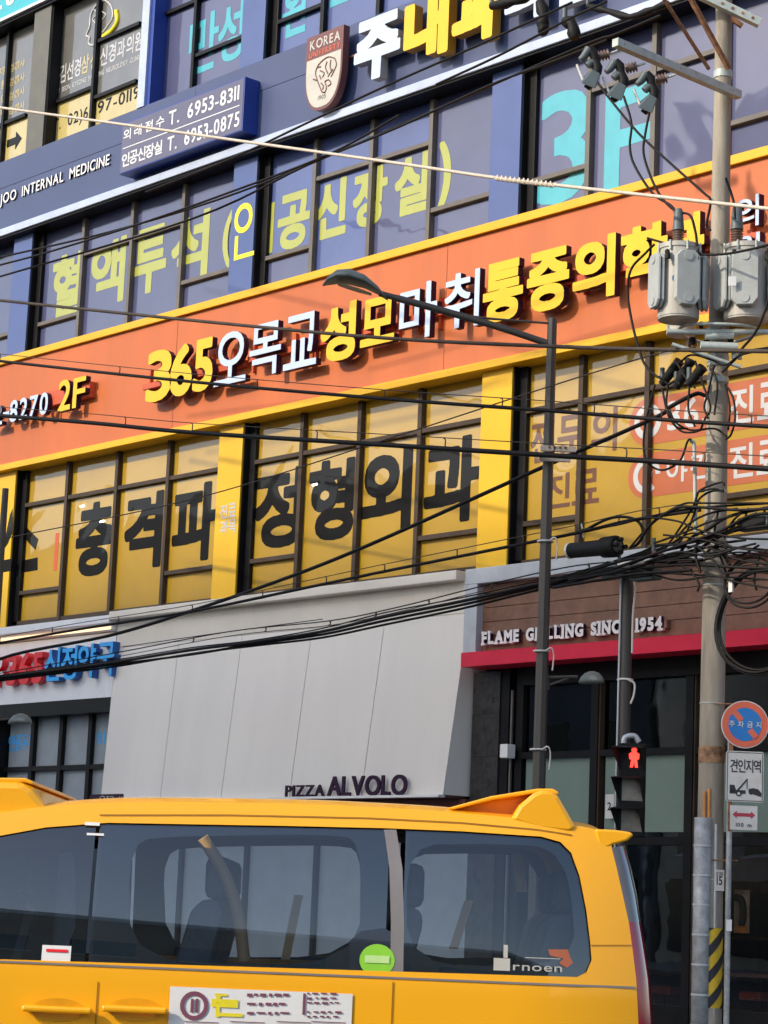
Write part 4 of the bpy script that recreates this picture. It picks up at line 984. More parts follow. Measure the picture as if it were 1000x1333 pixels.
# small path lamp on the post
pz = LL(709, 884).z
MB().tube([LL(712,882), LL(752,881)], .018, 8).build('small_arm', C['post'], LA); MB().tube([LL(712,893), LL(740,883)], .014, 8).build('small_brace', C['post'], LA)
MB().tube([LL(712,878), LL(712,898)], .03, 8).build('arm_clamp', C['post'], LA)
def dome(cx_, cy_, wpx, hpx, base, h=HL):
    vs = []; n = 20; levels = [(1,0),(.96,.25),(.82,.55),(.55,.85),(.2,1)]
    c0 = S(cx_, cy_, h)-base; r = (S(cx_+wpx/2, cy_, h)-S(cx_, cy_, h)).length; hh = S(cx_, cy_-hpx, h).z - S(cx_, cy_, h).z
    for s_, t_ in levels:
        for k in range(n): q = 2*math.pi*k/n; vs.append(c0+Vector((math.cos(q)*r*s_, math.sin(q)*r*s_*.5, hh*t_)))
    fs = [(i*n+k, i*n+(k+1)%n, (i+1)*n+(k+1)%n, (i+1)*n+k) for i in range(4) for k in range(n)] + [tuple(range(4*n, 5*n)), tuple(range(n))]
    return MB().add(vs, fs, 0, True)
dome(770, 889, 42, 15, LPX).build('small_lamp_head', C['lamp'], LA)
for py in (705, 848, 976):
    q = LL(710-.035*(py-705), py); MB().tube([q+RH*math.cos(t)*.085+FH*math.sin(t)*.085 for t in [2*math.pi*k/14 for k in range(15)]], .012, 6).build('white_tie', C['tape'], LA)
    MB().tube(smooth([q-FH*.09+RH*.04, q-FH*.12+RH*.1+Vector((0,0,.03)), q-FH*.1+RH*.13-Vector((0,0,.05)), q-FH*.1+RH*.12-Vector((0,0,.22))], 4), .009, 6).build('tie_end', C['tape'], LA)
q = LL(716, 585)
MB().box(-.02,.02,-.02,.02,0,.01)
t = thing('cable_bracket', 'pale wooden cable bracket strapped to the lamp post where cables cross', 'bracket', S(722, 590, HL-.12))
bar(RH*-.16+Vector((0,0,.05)), RH*.24+Vector((0,0,.05)), .06, C['rope'], 'upper_block', t); bar(RH*-.17-Vector((0,0,.07)), RH*.18-Vector((0,0,.07)), .05, C['rope'], 'lower_block', t)
for k in range(4): MB().tube([RH*(-.06+k*.06)-FH*.035+Vector((0,0,.06)), RH*(-.06+k*.06)-FH*.04+Vector((0,0,.06))], .015, 8).build('bolt', C['rust'], t)
# lamp at the left edge of the picture
l2 = G(-14, 940, -2.6); L2P = Vector((l2.x, l2.y, 0))
LB = thing('street_lamp', 'small dome lamp on a bracket at the left edge before the pharmacy windows', 'street lamp', L2P)
hq = (l2-CAMP).dot(FH)
MB().tube([(0,0,0),(0,0,7.6)], [.085,.05], 8, sm=False).build('post', C['post'], LB)
MB().tube([S(-14,938,hq)-L2P, S(12,936,hq)-L2P], .016, 8).build('small_arm', C['post'], LB)
dome(26, 942, 46, 13, L2P, hq).build('small_lamp_head', C['lamp'], LB)

# ================================================================== pedestrian signal
HS = 24.9
sp = S(812, 960, HS); SPX = Vector((sp.x, sp.y, 0))
def SL(px, py, h=HS): return S(px, py, h)-SPX
PS = thing('signal_pole', 'grey steel pole with a capped top standing before the white slab lettering', 'pole', SPX)
zt = S(816, 738, HS).z
MB().tube([(0,0,0),(0,0,zt)], .068, 20).build('tube', C['post'], PS); MB().tube([(0,0,zt),(0,0,zt+.05),(0,0,zt+.08)], [.076,.07,.03], 20).build('cap', C['post'], PS)
MB().tube([(-.02,-.08,0.2),(-.02,-.08,zt-.1)], .012, 6).build('seam_strip', C['galv'], PS)
for py in (745, 885):
    q = SL(815, py); MB().tube([Vector((0,0,q.z))+RH*math.cos(t)*.078+FH*math.sin(t)*.078 for t in [2*math.pi*k/14 for k in range(15)]], .013, 6).build('white_tie', C['tape'], PS)
MB().tube(smooth([SL(820,745,HS-.1), SL(827,765,HS-.1), SL(824,800,HS-.1), SL(823,850,HS-.1)], 4), .012, 6).build('white_strap', C['tape'], PS)
MB().tube(smooth([SL(818,885,HS-.1), SL(826,890,HS-.1), SL(825,905,HS-.1), SL(821,916,HS-.1)], 4), .012, 6).build('white_strap', C['tape'], PS)
HG = HS-.2
o0 = S(822, 1030, HG); SG = thing('pedestrian_signal', 'black pedestrian signal with a lit red standing figure above two dark lenses', 'traffic signal', o0)
def GL(px, py, h=HG): return S(px, py, h)-o0
uu0 = GL(804, 1030).dot(RH); uu1 = GL(840, 1030).dot(RH); zt = GL(822, 968).z; zb = GL(822, 1090).z
def GF(u, w, z): return RH*u - FH*w + Vector((0,0,z))
def gbox(u0, u1, w0, w1, z0, z1):
    v = [GF(u, w, z) for z in (z0, z1) for u, w in ((u0,w0),(u1,w0),(u1,w1),(u0,w1))]
    return MB().add(v, [(0,3,2,1),(4,5,6,7),(0,1,5,4),(1,2,6,5),(2,3,7,6),(3,0,4,7)])
gbox(uu0, uu1, -.12, .05, zb, zt).build('housing', C['rubber'], SG, .015)
q = GL(812, 962); MB().tube(smooth([GL(812,968), GL(814,960), GL(826,958), GL(832,966)], 4), .03, 8).build('mount_bracket', C['galv'], SG)
for i, (py0, py1) in enumerate(((971,1003),(1010,1044),(1050,1084))):
    za, zc = GL(822, py0).z, GL(822, py1).z
    ua, ub = uu0+.02, uu1-.03
    # lens, square, recessed in a hood that opens towards the lower left
    gbox(ua+.02, ub, .05, .056, zc+.01, za-.01).build('lens', C['lens'] if i else C['rubber'], SG)
    # hood: top and left flap, triangular
    v = [GF(ub+.01, .05, za), GF(ua-.01, .05, za), GF(ua-.12, .2, za-.03), GF(ub-.06, .2, za-.03), GF(ua-.01, .05, zc), GF(ub+.01, .05, zc)]
    hd_ = MB().add(v, [(0,1,2,3),(1,4,2),(0,3,5)]); h_o = hd_.build('hood', C['rubber'], SG); h_o.modifiers.new('s','SOLIDIFY').thickness = .008
    um = (ua+ub)/2+.02
    if i == 0:
        # standing figure
        pz = lambda t: zc+.03+(za-zc-.05)*t
        m = MB()
        fig = [(-.05,.0),(-.015,.0),(0,.3),(.015,.0),(.05,.0),(.035,.38),(.06,.42),(.065,.68),(.03,.76),(.028,.8),(.035,.9),(.018,.99),(-.018,.99),(-.035,.9),(-.028,.8),(-.03,.76),(-.065,.68),(-.06,.42),(-.035,.38)]
        v = [GF(um+u*.85, .062, pz(t)) for u, t in fig] + [GF(um+u*.85, .057, pz(t)) for u, t in fig]; k = len(fig)
        MB().add(v, [tuple(range(k)), tuple(range(2*k-1, k-1, -1))]+[(j, (j+1)%k, k+(j+1)%k, k+j) for j in range(k)]).build('red_figure', C['redman'], SG)

# ================================================================== cables
def cable(pts, r, label, y=-2.9, m_='cable', mess=0, group=None, cat='cable', nm='overhead_cable', hooks=0, nseg=6):
    P_ = smooth([G(a, b, y) for a, b in pts], 6)
    if mess or hooks:
        t = thing(nm, label, cat, (0,0,0), 0, group); MB().tube(P_, r, nseg).build('conductor', C[m_], t)
        off = .0
        Q_ = [p+Vector((0,0,mess)) for p in P_]; MB().tube(Q_, .006, 5).build('messenger_wire', C['cableb'], t)
        for k in range(2, len(P_)-1, 4):
            p = P_[k]; MB().tube(smooth([p+Vector((-.02,-.01,mess)), p+Vector((.03,-.02,mess*.8)), p+Vector((.03,-.02,mess*.2)), p+Vector((-.01,0,-.02))], 3), .008, 5).build('hook', C['cableb'], t)
        return t
    o = MB().tube(P_, r, nseg).build(nm, C[m_]); tag(o, label, cat, group); return o
t = thing('overhead_cable', 'cream twisted cable sloping across the phone box sign and the orange sign', 'cable', (0,0,0))
pts = [(-40,134),(0,140),(160,162),(500,210),(650,232),(840,254),(1040,276)]
MB().tube(smooth([G(a,b,-3.6) for a,b in pts],8), .02, 8).build('conductor', C['rope'], t)
p0, p1 = G(645,231.3,-3.6), G(722,240.5,-3.6)
for ph in (0, math.pi): MB().tube([p0.lerp(p1, k/60)+Vector((0, math.cos(k*.7+ph)*.028, math.sin(k*.7+ph)*.028)) for k in range(61)], .012, 6).build('twisted_tie', C['rope'], t)
cable([(-30,388),(0,391),(250,417),(500,440),(720,451),(860,455),(1040,458)], .024, 'grey brown cable crossing just below the street lamp head', -3.2, 'cableb')
cable([(-30,465),(0,470),(250,497),(500,519),(720,535),(860,546),(1040,558)], .024, 'black cable with hooks crossing the lower edge of the orange sign', -3.15, mess=.11)
cable([(-30,538),(0,541),(125,551),(250,563),(500,579),(720,593),(860,601),(1040,613)], .032, 'thickest black cable with hooks crossing above the charcoal window letters', -3.1, mess=.13)
cable([(-20,706),(0,702),(250,650),(500,573),(700,508),(850,462),(905,452)], .008, 'thin wire rising to the right across the charcoal window letters', -3.0, 'cableb')
cable([(-30,900),(0,858),(140,828),(250,795),(385,748),(500,701),(707,608),(850,545),(872,530),(905,513),(918,515)], .024, 'black cable rising steeply to the pole past the lamp post bracket', -2.55)
cable([(-30,843),(0,837),(110,818),(250,796),(385,768),(500,744),(640,716),(750,694),(830,676),(912,664)], .02, 'black cable rising along the second-floor sills to the pole', -2.75, mess=.09)
for k, (dy, r, d2) in enumerate(((0,.021,0),(4,.017,2),(8,.015,-3),(-4,.009,1))):
    pts = [(-20,884+dy*.6),(75,872+dy*.6),(150,862+dy*.7),(250,846+dy+d2),(330,836+dy*.6),(420,822+dy),(500,803+dy*1.3),(600,783+dy*1.2),(680,765+dy),(760,748+dy*.8),(800,740+dy*.5),(870,728),(915,715)]
    cable(pts, r, ('thick black strand at the middle of the bundle over the grey canopy','black strand just under the thick one in the canopy bundle','lowest black strand of the canopy bundle','topmost thin strand of the canopy bundle')[k], -2.5+.03*k, group='bundled cables over the canopy')
cable([(-20,880),(150,850),(300,822),(430,808),(520,790),(640,760),(740,738),(812,730)], .008, 'thin hooked messenger wire above the canopy bundle', -2.45, mess=-.06)
cable([(160,842),(300,822),(420,806)], .006, 'thin wire along the fold of the grey canopy', -2.4)
for k, pts in enumerate(([(-20,340),(0,335),(150,300),(312,250),(500,172),(750,63),(800,45),(860,20)],
            [(-20,365),(0,360),(250,285),(400,215),(520,165),(640,110),(720,80),(790,52)],
            [(190,250),(300,207),(400,160),(500,113),(620,60),(745,3)],
            [(568,110),(650,72),(742,24),(790,2)],
            [(0,345),(60,329),(180,292),(300,250),(430,200),(520,150)])):
    cable(pts, .015, ('black wire rising from the left edge to the fuse cutouts','black wire second from the left edge rising to the upper right','black wire crossing the shield and the yellow letters','black wire leaving the white fascia edge at the yellow letters','thin black wire above the lime window letters')[k], -3.3-.05*k)
for k, pts in enumerate(([(777,106),(795,130),(830,172),(870,210),(915,250),(925,262),(920,292),(925,300)],
            [(812,125),(822,160),(820,190),(826,215),(850,252),(874,268),(881,282)],
            [(847,140),(840,175),(838,200),(848,232),(862,258),(880,275),(898,280),(905,300),(908,320)],
            [(945,232),(955,262),(957,285)],
            [(852,318),(840,330),(822,350),(817,380),(823,420),(832,455),(840,475),(855,490),(866,493)],
            [(843,310),(870,318),(905,330),(940,331),(975,325),(1003,318)],
            [(1003,318),(1000,350),(1000,390),(985,430),(965,455)])):
    cable(pts, .014, ('insulated drop wire from the left cutout across the pole','insulated drop wire from the middle cutout to the left transformer','insulated drop wire from the cutout nearest the pole','short wire down to the right transformer','brown wire looping left of the left transformer','black wire linking the two transformers','wire falling right of the right transformer')[k], -3.2 if k < 6 else -3.0)
TG = 'thin black cable in the tangle round the utility pole'
def tangle(pts, r=.012, y=-2.95, m_='cable', lab=None): cable(pts, r, lab or TG, y, m_, group='tangled thin cables round the utility pole', nm='tangled_cable')
LBL = ['thin black cable in a deep loop from the left sleeve past both clock icons','thin black cable curving from the left sleeve across the printed 365','thin black cable dropping from the left sleeve into a short curl','thin black cable in a shallow sag across the printed 365 and the pole','long black loop hanging right of the pole beside the printed orange bands','straightish black cable inside the loop right of the pole','thin black cable running down the face of the pole below the ironwork','short black cable bending down the left face of the pole','thin black cable from the middle sleeve to the pole','thin black cable sagging under the ironwork out to the right edge','thin black cable rising right from the pole to the picture edge','thin black cable joining the three slanting sleeves','short black cable dropping beside the right sleeve','short black cable hanging on the right rim of the pole below the band']
for li, pts in enumerate(([(853,500),(845,530),(838,570),(842,600),(862,612),(885,600),(895,575),(900,572)],
            [(862,505),(870,540),(885,560),(900,563),(912,560)],[(870,500),(868,530),(880,555),(895,558)],
            [(872,535),(880,550),(900,560),(930,558),(946,568)],[(948,505),(955,520),(957,545),(952,565),(945,572)],
            [(944,500),(950,530),(948,560)],[(905,470),(915,500),(925,530),(918,545),(912,560)],[(930,475),(922,510),(917,530),(922,545)],
            [(880,470),(895,495),(905,505)],[(885,472),(900,462),(925,468),(945,475),(965,462),(1000,455)],[(940,485),(955,470),(970,458),(1003,452)],
            [(858,490),(870,500),(878,496),(885,500)],[(898,500),(896,530),(900,545),(905,555)],[(926,480),(934,500),(930,540)])): tangle(pts, .012, -3.05, lab=LBL[li])
tang = [[(755,694),(790,676),(815,673),(832,680),(837,695),(830,708),(820,713)],
        [(757,690),(800,684),(840,674),(900,662),(1005,655)],[(820,713),(840,690),(860,672),(890,656),(915,655),(1003,655)],
        [(835,700),(850,680),(880,662),(905,660),(960,664),(1003,662)],[(757,692),(830,675),(880,678),(910,690),(960,700),(1003,702)],
        [(880,712),(895,690),(905,665),(910,650),(925,640),(942,638)],[(885,720),(900,700),(920,690),(950,672),(1003,660)],
        [(905,655),(910,640),(925,632),(940,628),(943,632)],[(912,640),(930,636),(942,640)],
        [(800,740),(850,722),(900,705),(940,690),(975,672),(1003,668)],[(760,752),(830,738),(880,722),(930,712),(1003,716)],
        [(780,746),(840,745),(900,748),(960,752),(1003,755)],[(810,742),(850,738),(900,735),(950,738),(1003,740)],
        [(820,735),(870,716),(915,712),(960,728),(1003,735)],[(908,712),(925,725),(940,745),(960,745),(1003,742)],
        [(930,712),(940,720),(950,735)],[(943,700),(950,690),(965,676),(985,668)],[(945,690),(960,672),(975,662)],
        [(910,700),(905,720),(912,745)],[(888,737),(900,745),(910,760),(908,770)],[(935,665),(930,700),(940,730),(945,745)],
        [(870,735),(905,718),(930,702),(960,690),(1003,684)],[(828,740),(880,755),(930,750),(960,758),(1003,766)],
        [(740,755),(800,745),(850,732),(915,728)],[(720,765),(780,755),(830,747),(900,742)],[(865,715),(880,695),(902,660),(908,640)],
        [(880,700),(900,680),(925,668),(960,662)],[(770,742),(820,728),(880,724),(920,735)]]
for k, pts in enumerate(tang): tangle(pts, .012 if k % 3 else .017, -3.0-.03*(k%5))
for k in range(9):
    a = random.uniform(840, 915); b = random.uniform(690, 740); c_ = random.uniform(950, 1005); d_ = b+random.uniform(-35, 25)
    tangle([(a,b), (a+(c_-a)*.35, b+random.uniform(-18,18)), (a+(c_-a)*.7, (b+d_)/2+random.uniform(-12,12)), (c_,d_)], random.choice((.009,.012,.014)), -3.0-.03*random.randint(0,4))
for k in range(8):
    a = random.uniform(640, 760); tangle([(a, 782-.22*(a-620)+random.uniform(-10,6)), (a+60, 775-.22*(a-560)+random.uniform(-8,8)), (a+130, 765-.22*(a-500)+random.uniform(-10,4))], .011, -2.6)
cl = thing('cable_coil', 'large black coil of spare cable hanging right of the pole before the red awning', 'cable coil', G(985,810,-3.0)); c0 = G(985,810,-3.0)
for k, rr in enumerate((.5,.53,.49,.515)):
    ph = k*.3; MB().tube([Vector((math.cos(t)*rr*1.05, .02*k+.02*math.sin(3*t), math.sin(t)*rr*1.02+.01*k)) for t in [2*math.pi*j/40+ph for j in range(41)]], .014, 6).build('loop', C['cable'], cl)
MB().box(-.35,-.3,-.03,.0,.33,.48).build('cable_label', C['tape'], cl)
cs = thing('cable_coil', 'small loose loop of black cable hanging above the large coil', 'cable coil', G(975,758,-3.0))
for k, rr in enumerate((.24,.26)):
    MB().tube([Vector((math.cos(t)*rr*1.3, .02*k, math.sin(t)*rr*(.9+.1*k))) for t in [2*math.pi*j/30+k for j in range(31)]], .013, 6).build('loop', C['cable'], cs)
cable([(985,768),(982,755),(986,735),(990,715)], .012, 'short black cable the large coil hangs from', -3.0)
# black splice enclosure
SE = thing('splice_enclosure', 'black cylindrical splice enclosure hanging on cables above the signal pole', 'cable enclosure', G(773,712,-2.95)); e0 = G(773,712,-2.95)
def EL_(px, py): return G(px, py, -2.95)-e0
a, b = EL_(742,717), EL_(804,711)
MB().tube([a, a.lerp(b,.03), a.lerp(b,.7), a.lerp(b,.72), a.lerp(b,.98), b], [.07,.085,.09,.115,.12,.1], 24).build('body', C['rubber'], SE)
MB().tube([a.lerp(b,-.01), a.lerp(b,.03)], .09, 24).build('end_band', C['tape'], SE)
MB().tube([b, b.lerp(a,-.02)], .07, 16).build('end_plug', C['gbox'], SE)
for k in range(4): q = b + Vector((.02, math.cos(k*1.57)*.07, math.sin(k*1.57)*.07)); MB().tube([q, q+Vector((.05,0,0))], .025, 8).build('cable_port', C['black'], SE)
MB().tube([EL_(760,700), EL_(757,682)], .01, 6).build('hanger', C['steel'], SE)
def cbox(px0, px1, py, hpx, label, y=-2.9, m_='gbox'):
    p = G((px0+px1)/2, py, y); t = thing('terminal_box', label, 'terminal box', p)
    w = abs(G(px1,py,y).x-G(px0,py,y).x)/2; hh = abs(G(px0,py,y).z-G(px0,py+hpx,y).z)/2
    bx('case', -w, w, -.08, .06, -hh, hh, C[m_], t, .02); bx('lid', -w*.9, w*.9, -.1, -.08, -hh*.6, hh*.7, C['rubber'], t, .01)
    for k in range(3): MB().tube([(-w*.7+k*w*.6, 0, hh), (-w*.7+k*w*.6, 0, hh+.06)], .015, 6).build('gland', C['tape' if k == 1 else 'rubber'], t)
cbox(788, 808, 745, 16, 'dark terminal box just left of the signal pole top'); cbox(826, 858, 748, 16, 'dark green terminal box just right of the signal pole top'); cbox(965, 1005, 682, 17, 'black terminal box with pale markings right of the concrete pole')
gadget([(806,735),(822,733),(836,730)], .04, 'pale cable clamp on top of the signal pole', m_='tape')
gadget([(851,722),(862,726)], .05, 'dark red cable joint beside the signal pole', m_='maroon')

# ================================================================== taxi van
HV = 10.3
vo = S(838, 1300, HV); VO = Vector((vo.x, vo.y, 0)); VR = math.atan2(RH.y, RH.x)
V = thing('taxi_van', 'bright yellow taxi van with dark windows and roof fairings passing in front', 'van', VO, VR)
WV = 1.9
def gin(z):       # how far the side leans inwards at height z
    if z < 1.1: return .02*((1.1-z)/.8)**2
    t = (z-1.1)/.8; return .055*t + .10*max(0, t)**2.2
def VL(px, py, ex=0):
    g = 0
    for _ in range(4):
        p = S(px, py, HV+g+ex); g = gin(p.z)
    q = p-VO; return (q.dot(RH), p.z)
RE = VL(795, 1110)[0]
def ybody(x, z):
    y = gin(z)
    if x > RE-.45: y += .05*((x-(RE-.45))/.5)**2
    if x < -3.9: y += .35*((-3.9-x)/1.25)**2
    return y
def sheet(name, outer, holes, m_, off=0, far=False, parent=V, thick=0, wob=0):
    bm = bmesh.new()
    for lp_ in [outer]+holes:
        vs_ = [bm.verts.new((x, 0, z)) for x, z in lp_]
        for i in range(len(vs_)): bm.edges.new((vs_[i], vs_[(i+1)%len(vs_)]))
    bmesh.ops.triangle_fill(bm, use_beauty=True, use_dissolve=False, edges=bm.edges[:])
    xs_ = [v.co.x for v in bm.verts]; zs_ = [v.co.z for v in bm.verts]
    z = math.floor(min(zs_)/.07)*.07+.0351
    while z < max(zs_):
        bmesh.ops.bisect_plane(bm, geom=bm.verts[:]+bm.edges[:]+bm.faces[:], plane_co=(0,0,z), plane_no=(0,0,1)); z += .07
    x = math.floor(min(xs_)/.3)*.3+.011
    while x < max(xs_):
        if x > RE-.5: x -= .25
        bmesh.ops.bisect_plane(bm, geom=bm.verts[:]+bm.edges[:]+bm.faces[:], plane_co=(x,0,0), plane_no=(1,0,0)); x += .3
    for v in bm.verts:
        y = ybody(v.co.x, v.co.z)+off
        v.co.y = (WV-y) if far else y
    bmesh.ops.recalc_face_normals(bm, faces=bm.faces)
    if bm.faces and (bm.faces[0].normal.y > 0) != far: bmesh.ops.reverse_faces(bm, faces=bm.faces)
    for f in bm.faces: f.smooth = True
    me = bpy.data.meshes.new(name); bm.to_mesh(me); bm.free()
    ns = []
    for v in me.vertices:
        x, z = v.co.x, v.co.z; gx_ = (ybody(x+.01, z)-ybody(x-.01, z))/.02; gz_ = (ybody(x, z+.01)-ybody(x, z-.01))/.02
        ns.append(Vector((-gx_, 1, -gz_)).normalized() if far and 0 else Vector((gx_, 1 if far else -1, gz_)).normalized())
    me.normals_split_custom_set_from_vertices(ns)
    o = link(name, me, parent, m_)
    return o
def rr(poly, r=.0): return poly
def rnd(pts, n=5):     # closed smooth through rounded corners: simple chaikin
    for _ in range(2):
        o = []
        for i in range(len(pts)):
            a, b = pts[i], pts[(i+1)%len(pts)]
            o += [(a[0]*.8+b[0]*.2, a[1]*.8+b[1]*.2), (a[0]*.2+b[0]*.8, a[1]*.2+b[1]*.8)]
        pts = o
    return pts
A_ = [(796,1103),(803,1130),(811,1165),(819,1200),(824,1235),(829,1275),(832,1333)]
Bv = [(812,1100),(821,1130),(829,1165),(834,1200),(840,1235),(846,1275),(850,1333)]
Al = [VL(*p, .045) for p in A_]; Al.append((Al[-1][0]+.01, .55)); Al.append((Al[-1][0]-.01, .32))
Bl = [VL(*p, .2) for p in Bv]; Bl.append((Bl[-1][0]+.01, .55)); Bl.append((Bl[-1][0]-.01, .32))
roofpx = [(800,1094),(776,1080),(740,1074),(690,1067),(620,1060),(560,1055),(490,1051),(400,1047),(300,1045),(200,1044),(130,1045),(60,1050),(0,1058)]
roofl = [(v.x, v.y) for v in smooth([(a, b, 0) for a, b in [VL(*p) for p in roofpx]], 4)]
frontl = [(-3.35,1.83),(-3.55,1.78),(-4.25,1.28),(-4.9,1.05),(-5.1,.85),(-5.15,.5),(-5.1,.3)]
wheelr = [(-4.75+0,.3)] 
def arch(cx_): return [(cx_+.36*math.cos(a), .3+.36*math.sin(a)) for a in [math.pi*(1-k/8) for k in range(9)]]
outer = Al[::-1][:0] + [Al[-1]] + Al[::-1][1:] + roofl + frontl + [(-4.65,.3)] + arch(-4.2)[0:] + [(-3.75,.3)] + [(-1.4,.3)] + arch(-.98) + [(-.5,.3)]
win = [VL(*p) for p in ((752,1272),(764,1266),(771,1250),(769,1225),(764,1185),(755,1140),(744,1110),(730,1096),(705,1089),(600,1082),(500,1078),(370,1075),(250,1073),(140,1071),(60,1077),(0,1088))]
zb_ = VL(500,1272)[1]
win += [(-3.3,1.66),(-3.75,1.42),(-4.0,1.2)] 
win = [(-4.0, 1.2)]+[(-3.6, zb_)] + win[:-1]
side_hole = win
sheet('body_side', outer, [side_hole], C['vany'], 0, thick=.02)
sheet('body_side', outer, [side_hole], C['vany'], 0, far=True, thick=.02)
def clipx(poly, x0, x1):
    def cut(p, x, keep):
        o = []
        for i in range(len(p)):
            a, b = p[i], p[(i+1)%len(p)]; ia, ib = keep(a[0]), keep(b[0])
            if ia: o.append(a)
            if ia != ib: t = (x-a[0])/(b[0]-a[0]); o.append((x, a[1]+t*(b[1]-a[1])))
        return o
    p = cut(poly, x0, lambda q: q >= x0-1e-9); return cut(p, x1, lambda q: q <= x1+1e-9)
xS0 = VL(505,1180)[0]; xS1 = VL(524,1180)[0]; xF = VL(118,1180)[0]
def inner(pts): return rnd([VL(*p) for p in pts])
iM = inner([(170,1256),(468,1256),(470,1092),(420,1086),(240,1088),(168,1094)]); iR = inner([(530,1258),(752,1256),(742,1140),(715,1102),(640,1098),(530,1100)])
iF = rnd([VL(98,1262), VL(98,1090), VL(40,1092), VL(-40,1112), (-3.5,1.5), (-3.7,1.2), (-3.3,1.15)])
for (a, b, inn, gm) in ((-5, xF-.008, iF, 'vanglassd'), (xF+.008, xS0-.004, iM, 'vanglass'), (xS1+.004, 1, iR, 'vanglass')):
    pl_ = clipx(win, a, b)
    for far in (False, True):
        sheet('window_frit', pl_, [inn], C['vanblack'], .02, far)
        sheet('window_glass', pl_, [], C[gm], .012, far)
# metallic strip between the glasses (slanted)
stp = [VL(500,1080), VL(516,1080), VL(524,1130), VL(526,1200), VL(525,1273), VL(508,1273), VL(509,1200), VL(507,1130)]
sheet('window_pillar', stp, [], C['vansilver'], .004)
# belt moulding
sheet('belt_line', [(VL(830,1272)[0], zb_+.003), (-4.1, zb_+.003), (-4.1, zb_-.006), (VL(830,1272)[0], zb_-.006)], [], C['vansilver'], -.004)
sheet('roof_drip', [VL(*p) for p in ((130,1060),(300,1060),(480,1064),(600,1070),(700,1079),(745,1086),(745,1088),(700,1081),(600,1072),(480,1066),(300,1062),(130,1062))], [], mat('seam dark yellow', (.35,.15,.0), .5), -.003)
sheet('panel_gap', [VL(*p) for p in ((769,1230),(824,1230),(824,1231.2),(769,1231.2))], [], mat('seam dark yellow', (.35,.15,.0), .5), -.003)
# roof, rear and lamps
def loft(name, rows, m_, parent=V, sm=True):
    vs_ = []; n_ = len(rows[0]); fs_ = []
    for r_ in rows: vs_ += r_
    for i in range(len(rows)-1):
        for k in range(n_-1): fs_.append((i*n_+k, i*n_+k+1, (i+1)*n_+k+1, (i+1)*n_+k))
    return MB().add(vs_, fs_, 0, sm).build(name, m_, parent)
top = roofl[0:] + frontl[:2]
loft('roof', [[(x, ybody(x,z)+(WV-2*ybody(x,z))*t, z+.05*math.sin(math.pi*t)**.6) for t in [k/14 for k in range(15)]] for x, z in top], C['vany'])
loft('windscreen', [[(x, ybody(x,z)+(WV-2*ybody(x,z))*t, z+.02*math.sin(math.pi*t)) for t in [k/8 for k in range(9)]] for x, z in frontl[1:3]], C['vanglassd'])
loft('bonnet', [[(x-.1*math.sin(math.pi*t), ybody(x,z)+(WV-2*ybody(x,z))*t, z+.02*math.sin(math.pi*t)) for t in [k/8 for k in range(9)]] for x, z in frontl[2:]], C['vany'])
nb = len(Al); cut = 3
def corner(i0, i1, name, m_):
    rows_ = []
    for i in range(i0, i1):
        xa, za = Al[i]; xb, zb2 = Bl[i]; ya = ybody(xa, za)
        rows_.append([(xa+(xb-xa)*math.sin(t*math.pi/2), ya+.14*(1-math.cos(t*math.pi/2)), za+(zb2-za)*t) for t in [k/5 for k in range(6)]])
    loft(name, rows_, m_); loft(name, [[(x, WV-y, z) for x, y, z in r_] for r_ in rows_], m_)
corner(0, cut+1, 'clear_lamp', C['tailclear']); corner(cut, nb-1, 'tail_lamp', C['tailred'])
loft('rear_panel', [[(Bl[i][0]+.04*math.sin(math.pi*t), ybody(*Al[i])+.14+(WV-2*ybody(*Al[i])-.28)*t, Bl[i][1]) for t in [k/8 for k in range(9)]] for i in range(nb)], C['vany'])
spz = [VL(*p) for p in ((775,1079),(800,1080),(822,1083),(826,1087),(818,1094),(800,1099),(790,1104),(780,1100))]
m = MB().prism(spz, 'y', .15, WV-.15); 
sp_o = m.build('rear_spoiler', C['vany'], V, .015)
def fairing(pts, y0, bev, nm='roof_fairing'): MB().prism([VL(*p) for p in pts], 'y', y0, WV-y0).build(nm, C['vany'], V, bev)
fairing(((590,1050),(640,1038),(700,1030),(714,1030),(712,1078),(670,1067),(640,1061),(600,1057)), .30, .02)
fairing(((664,1068),(676,1048),(694,1033),(704,1029),(716,1030),(726,1037),(740,1060),(751,1079),(742,1084),(700,1080)), .14, .035)
fairing(((584,1051),(640,1036),(700,1026.5),(720,1026.5),(728,1031),(727,1035),(716,1032),(702,1031),(642,1041),(590,1053.5)), .2, .006, 'fairing_cap')
fairing(((-95,1075),(-60,1022),(-10,1016),(30,1017),(44,1026),(58,1045),(67,1060),(50,1068)), .14, .035)
fairing(((-68,1022),(-10,1012.5),(34,1013),(44,1018),(44,1022),(34,1019),(-10,1018)), .16, .006, 'fairing_cap')
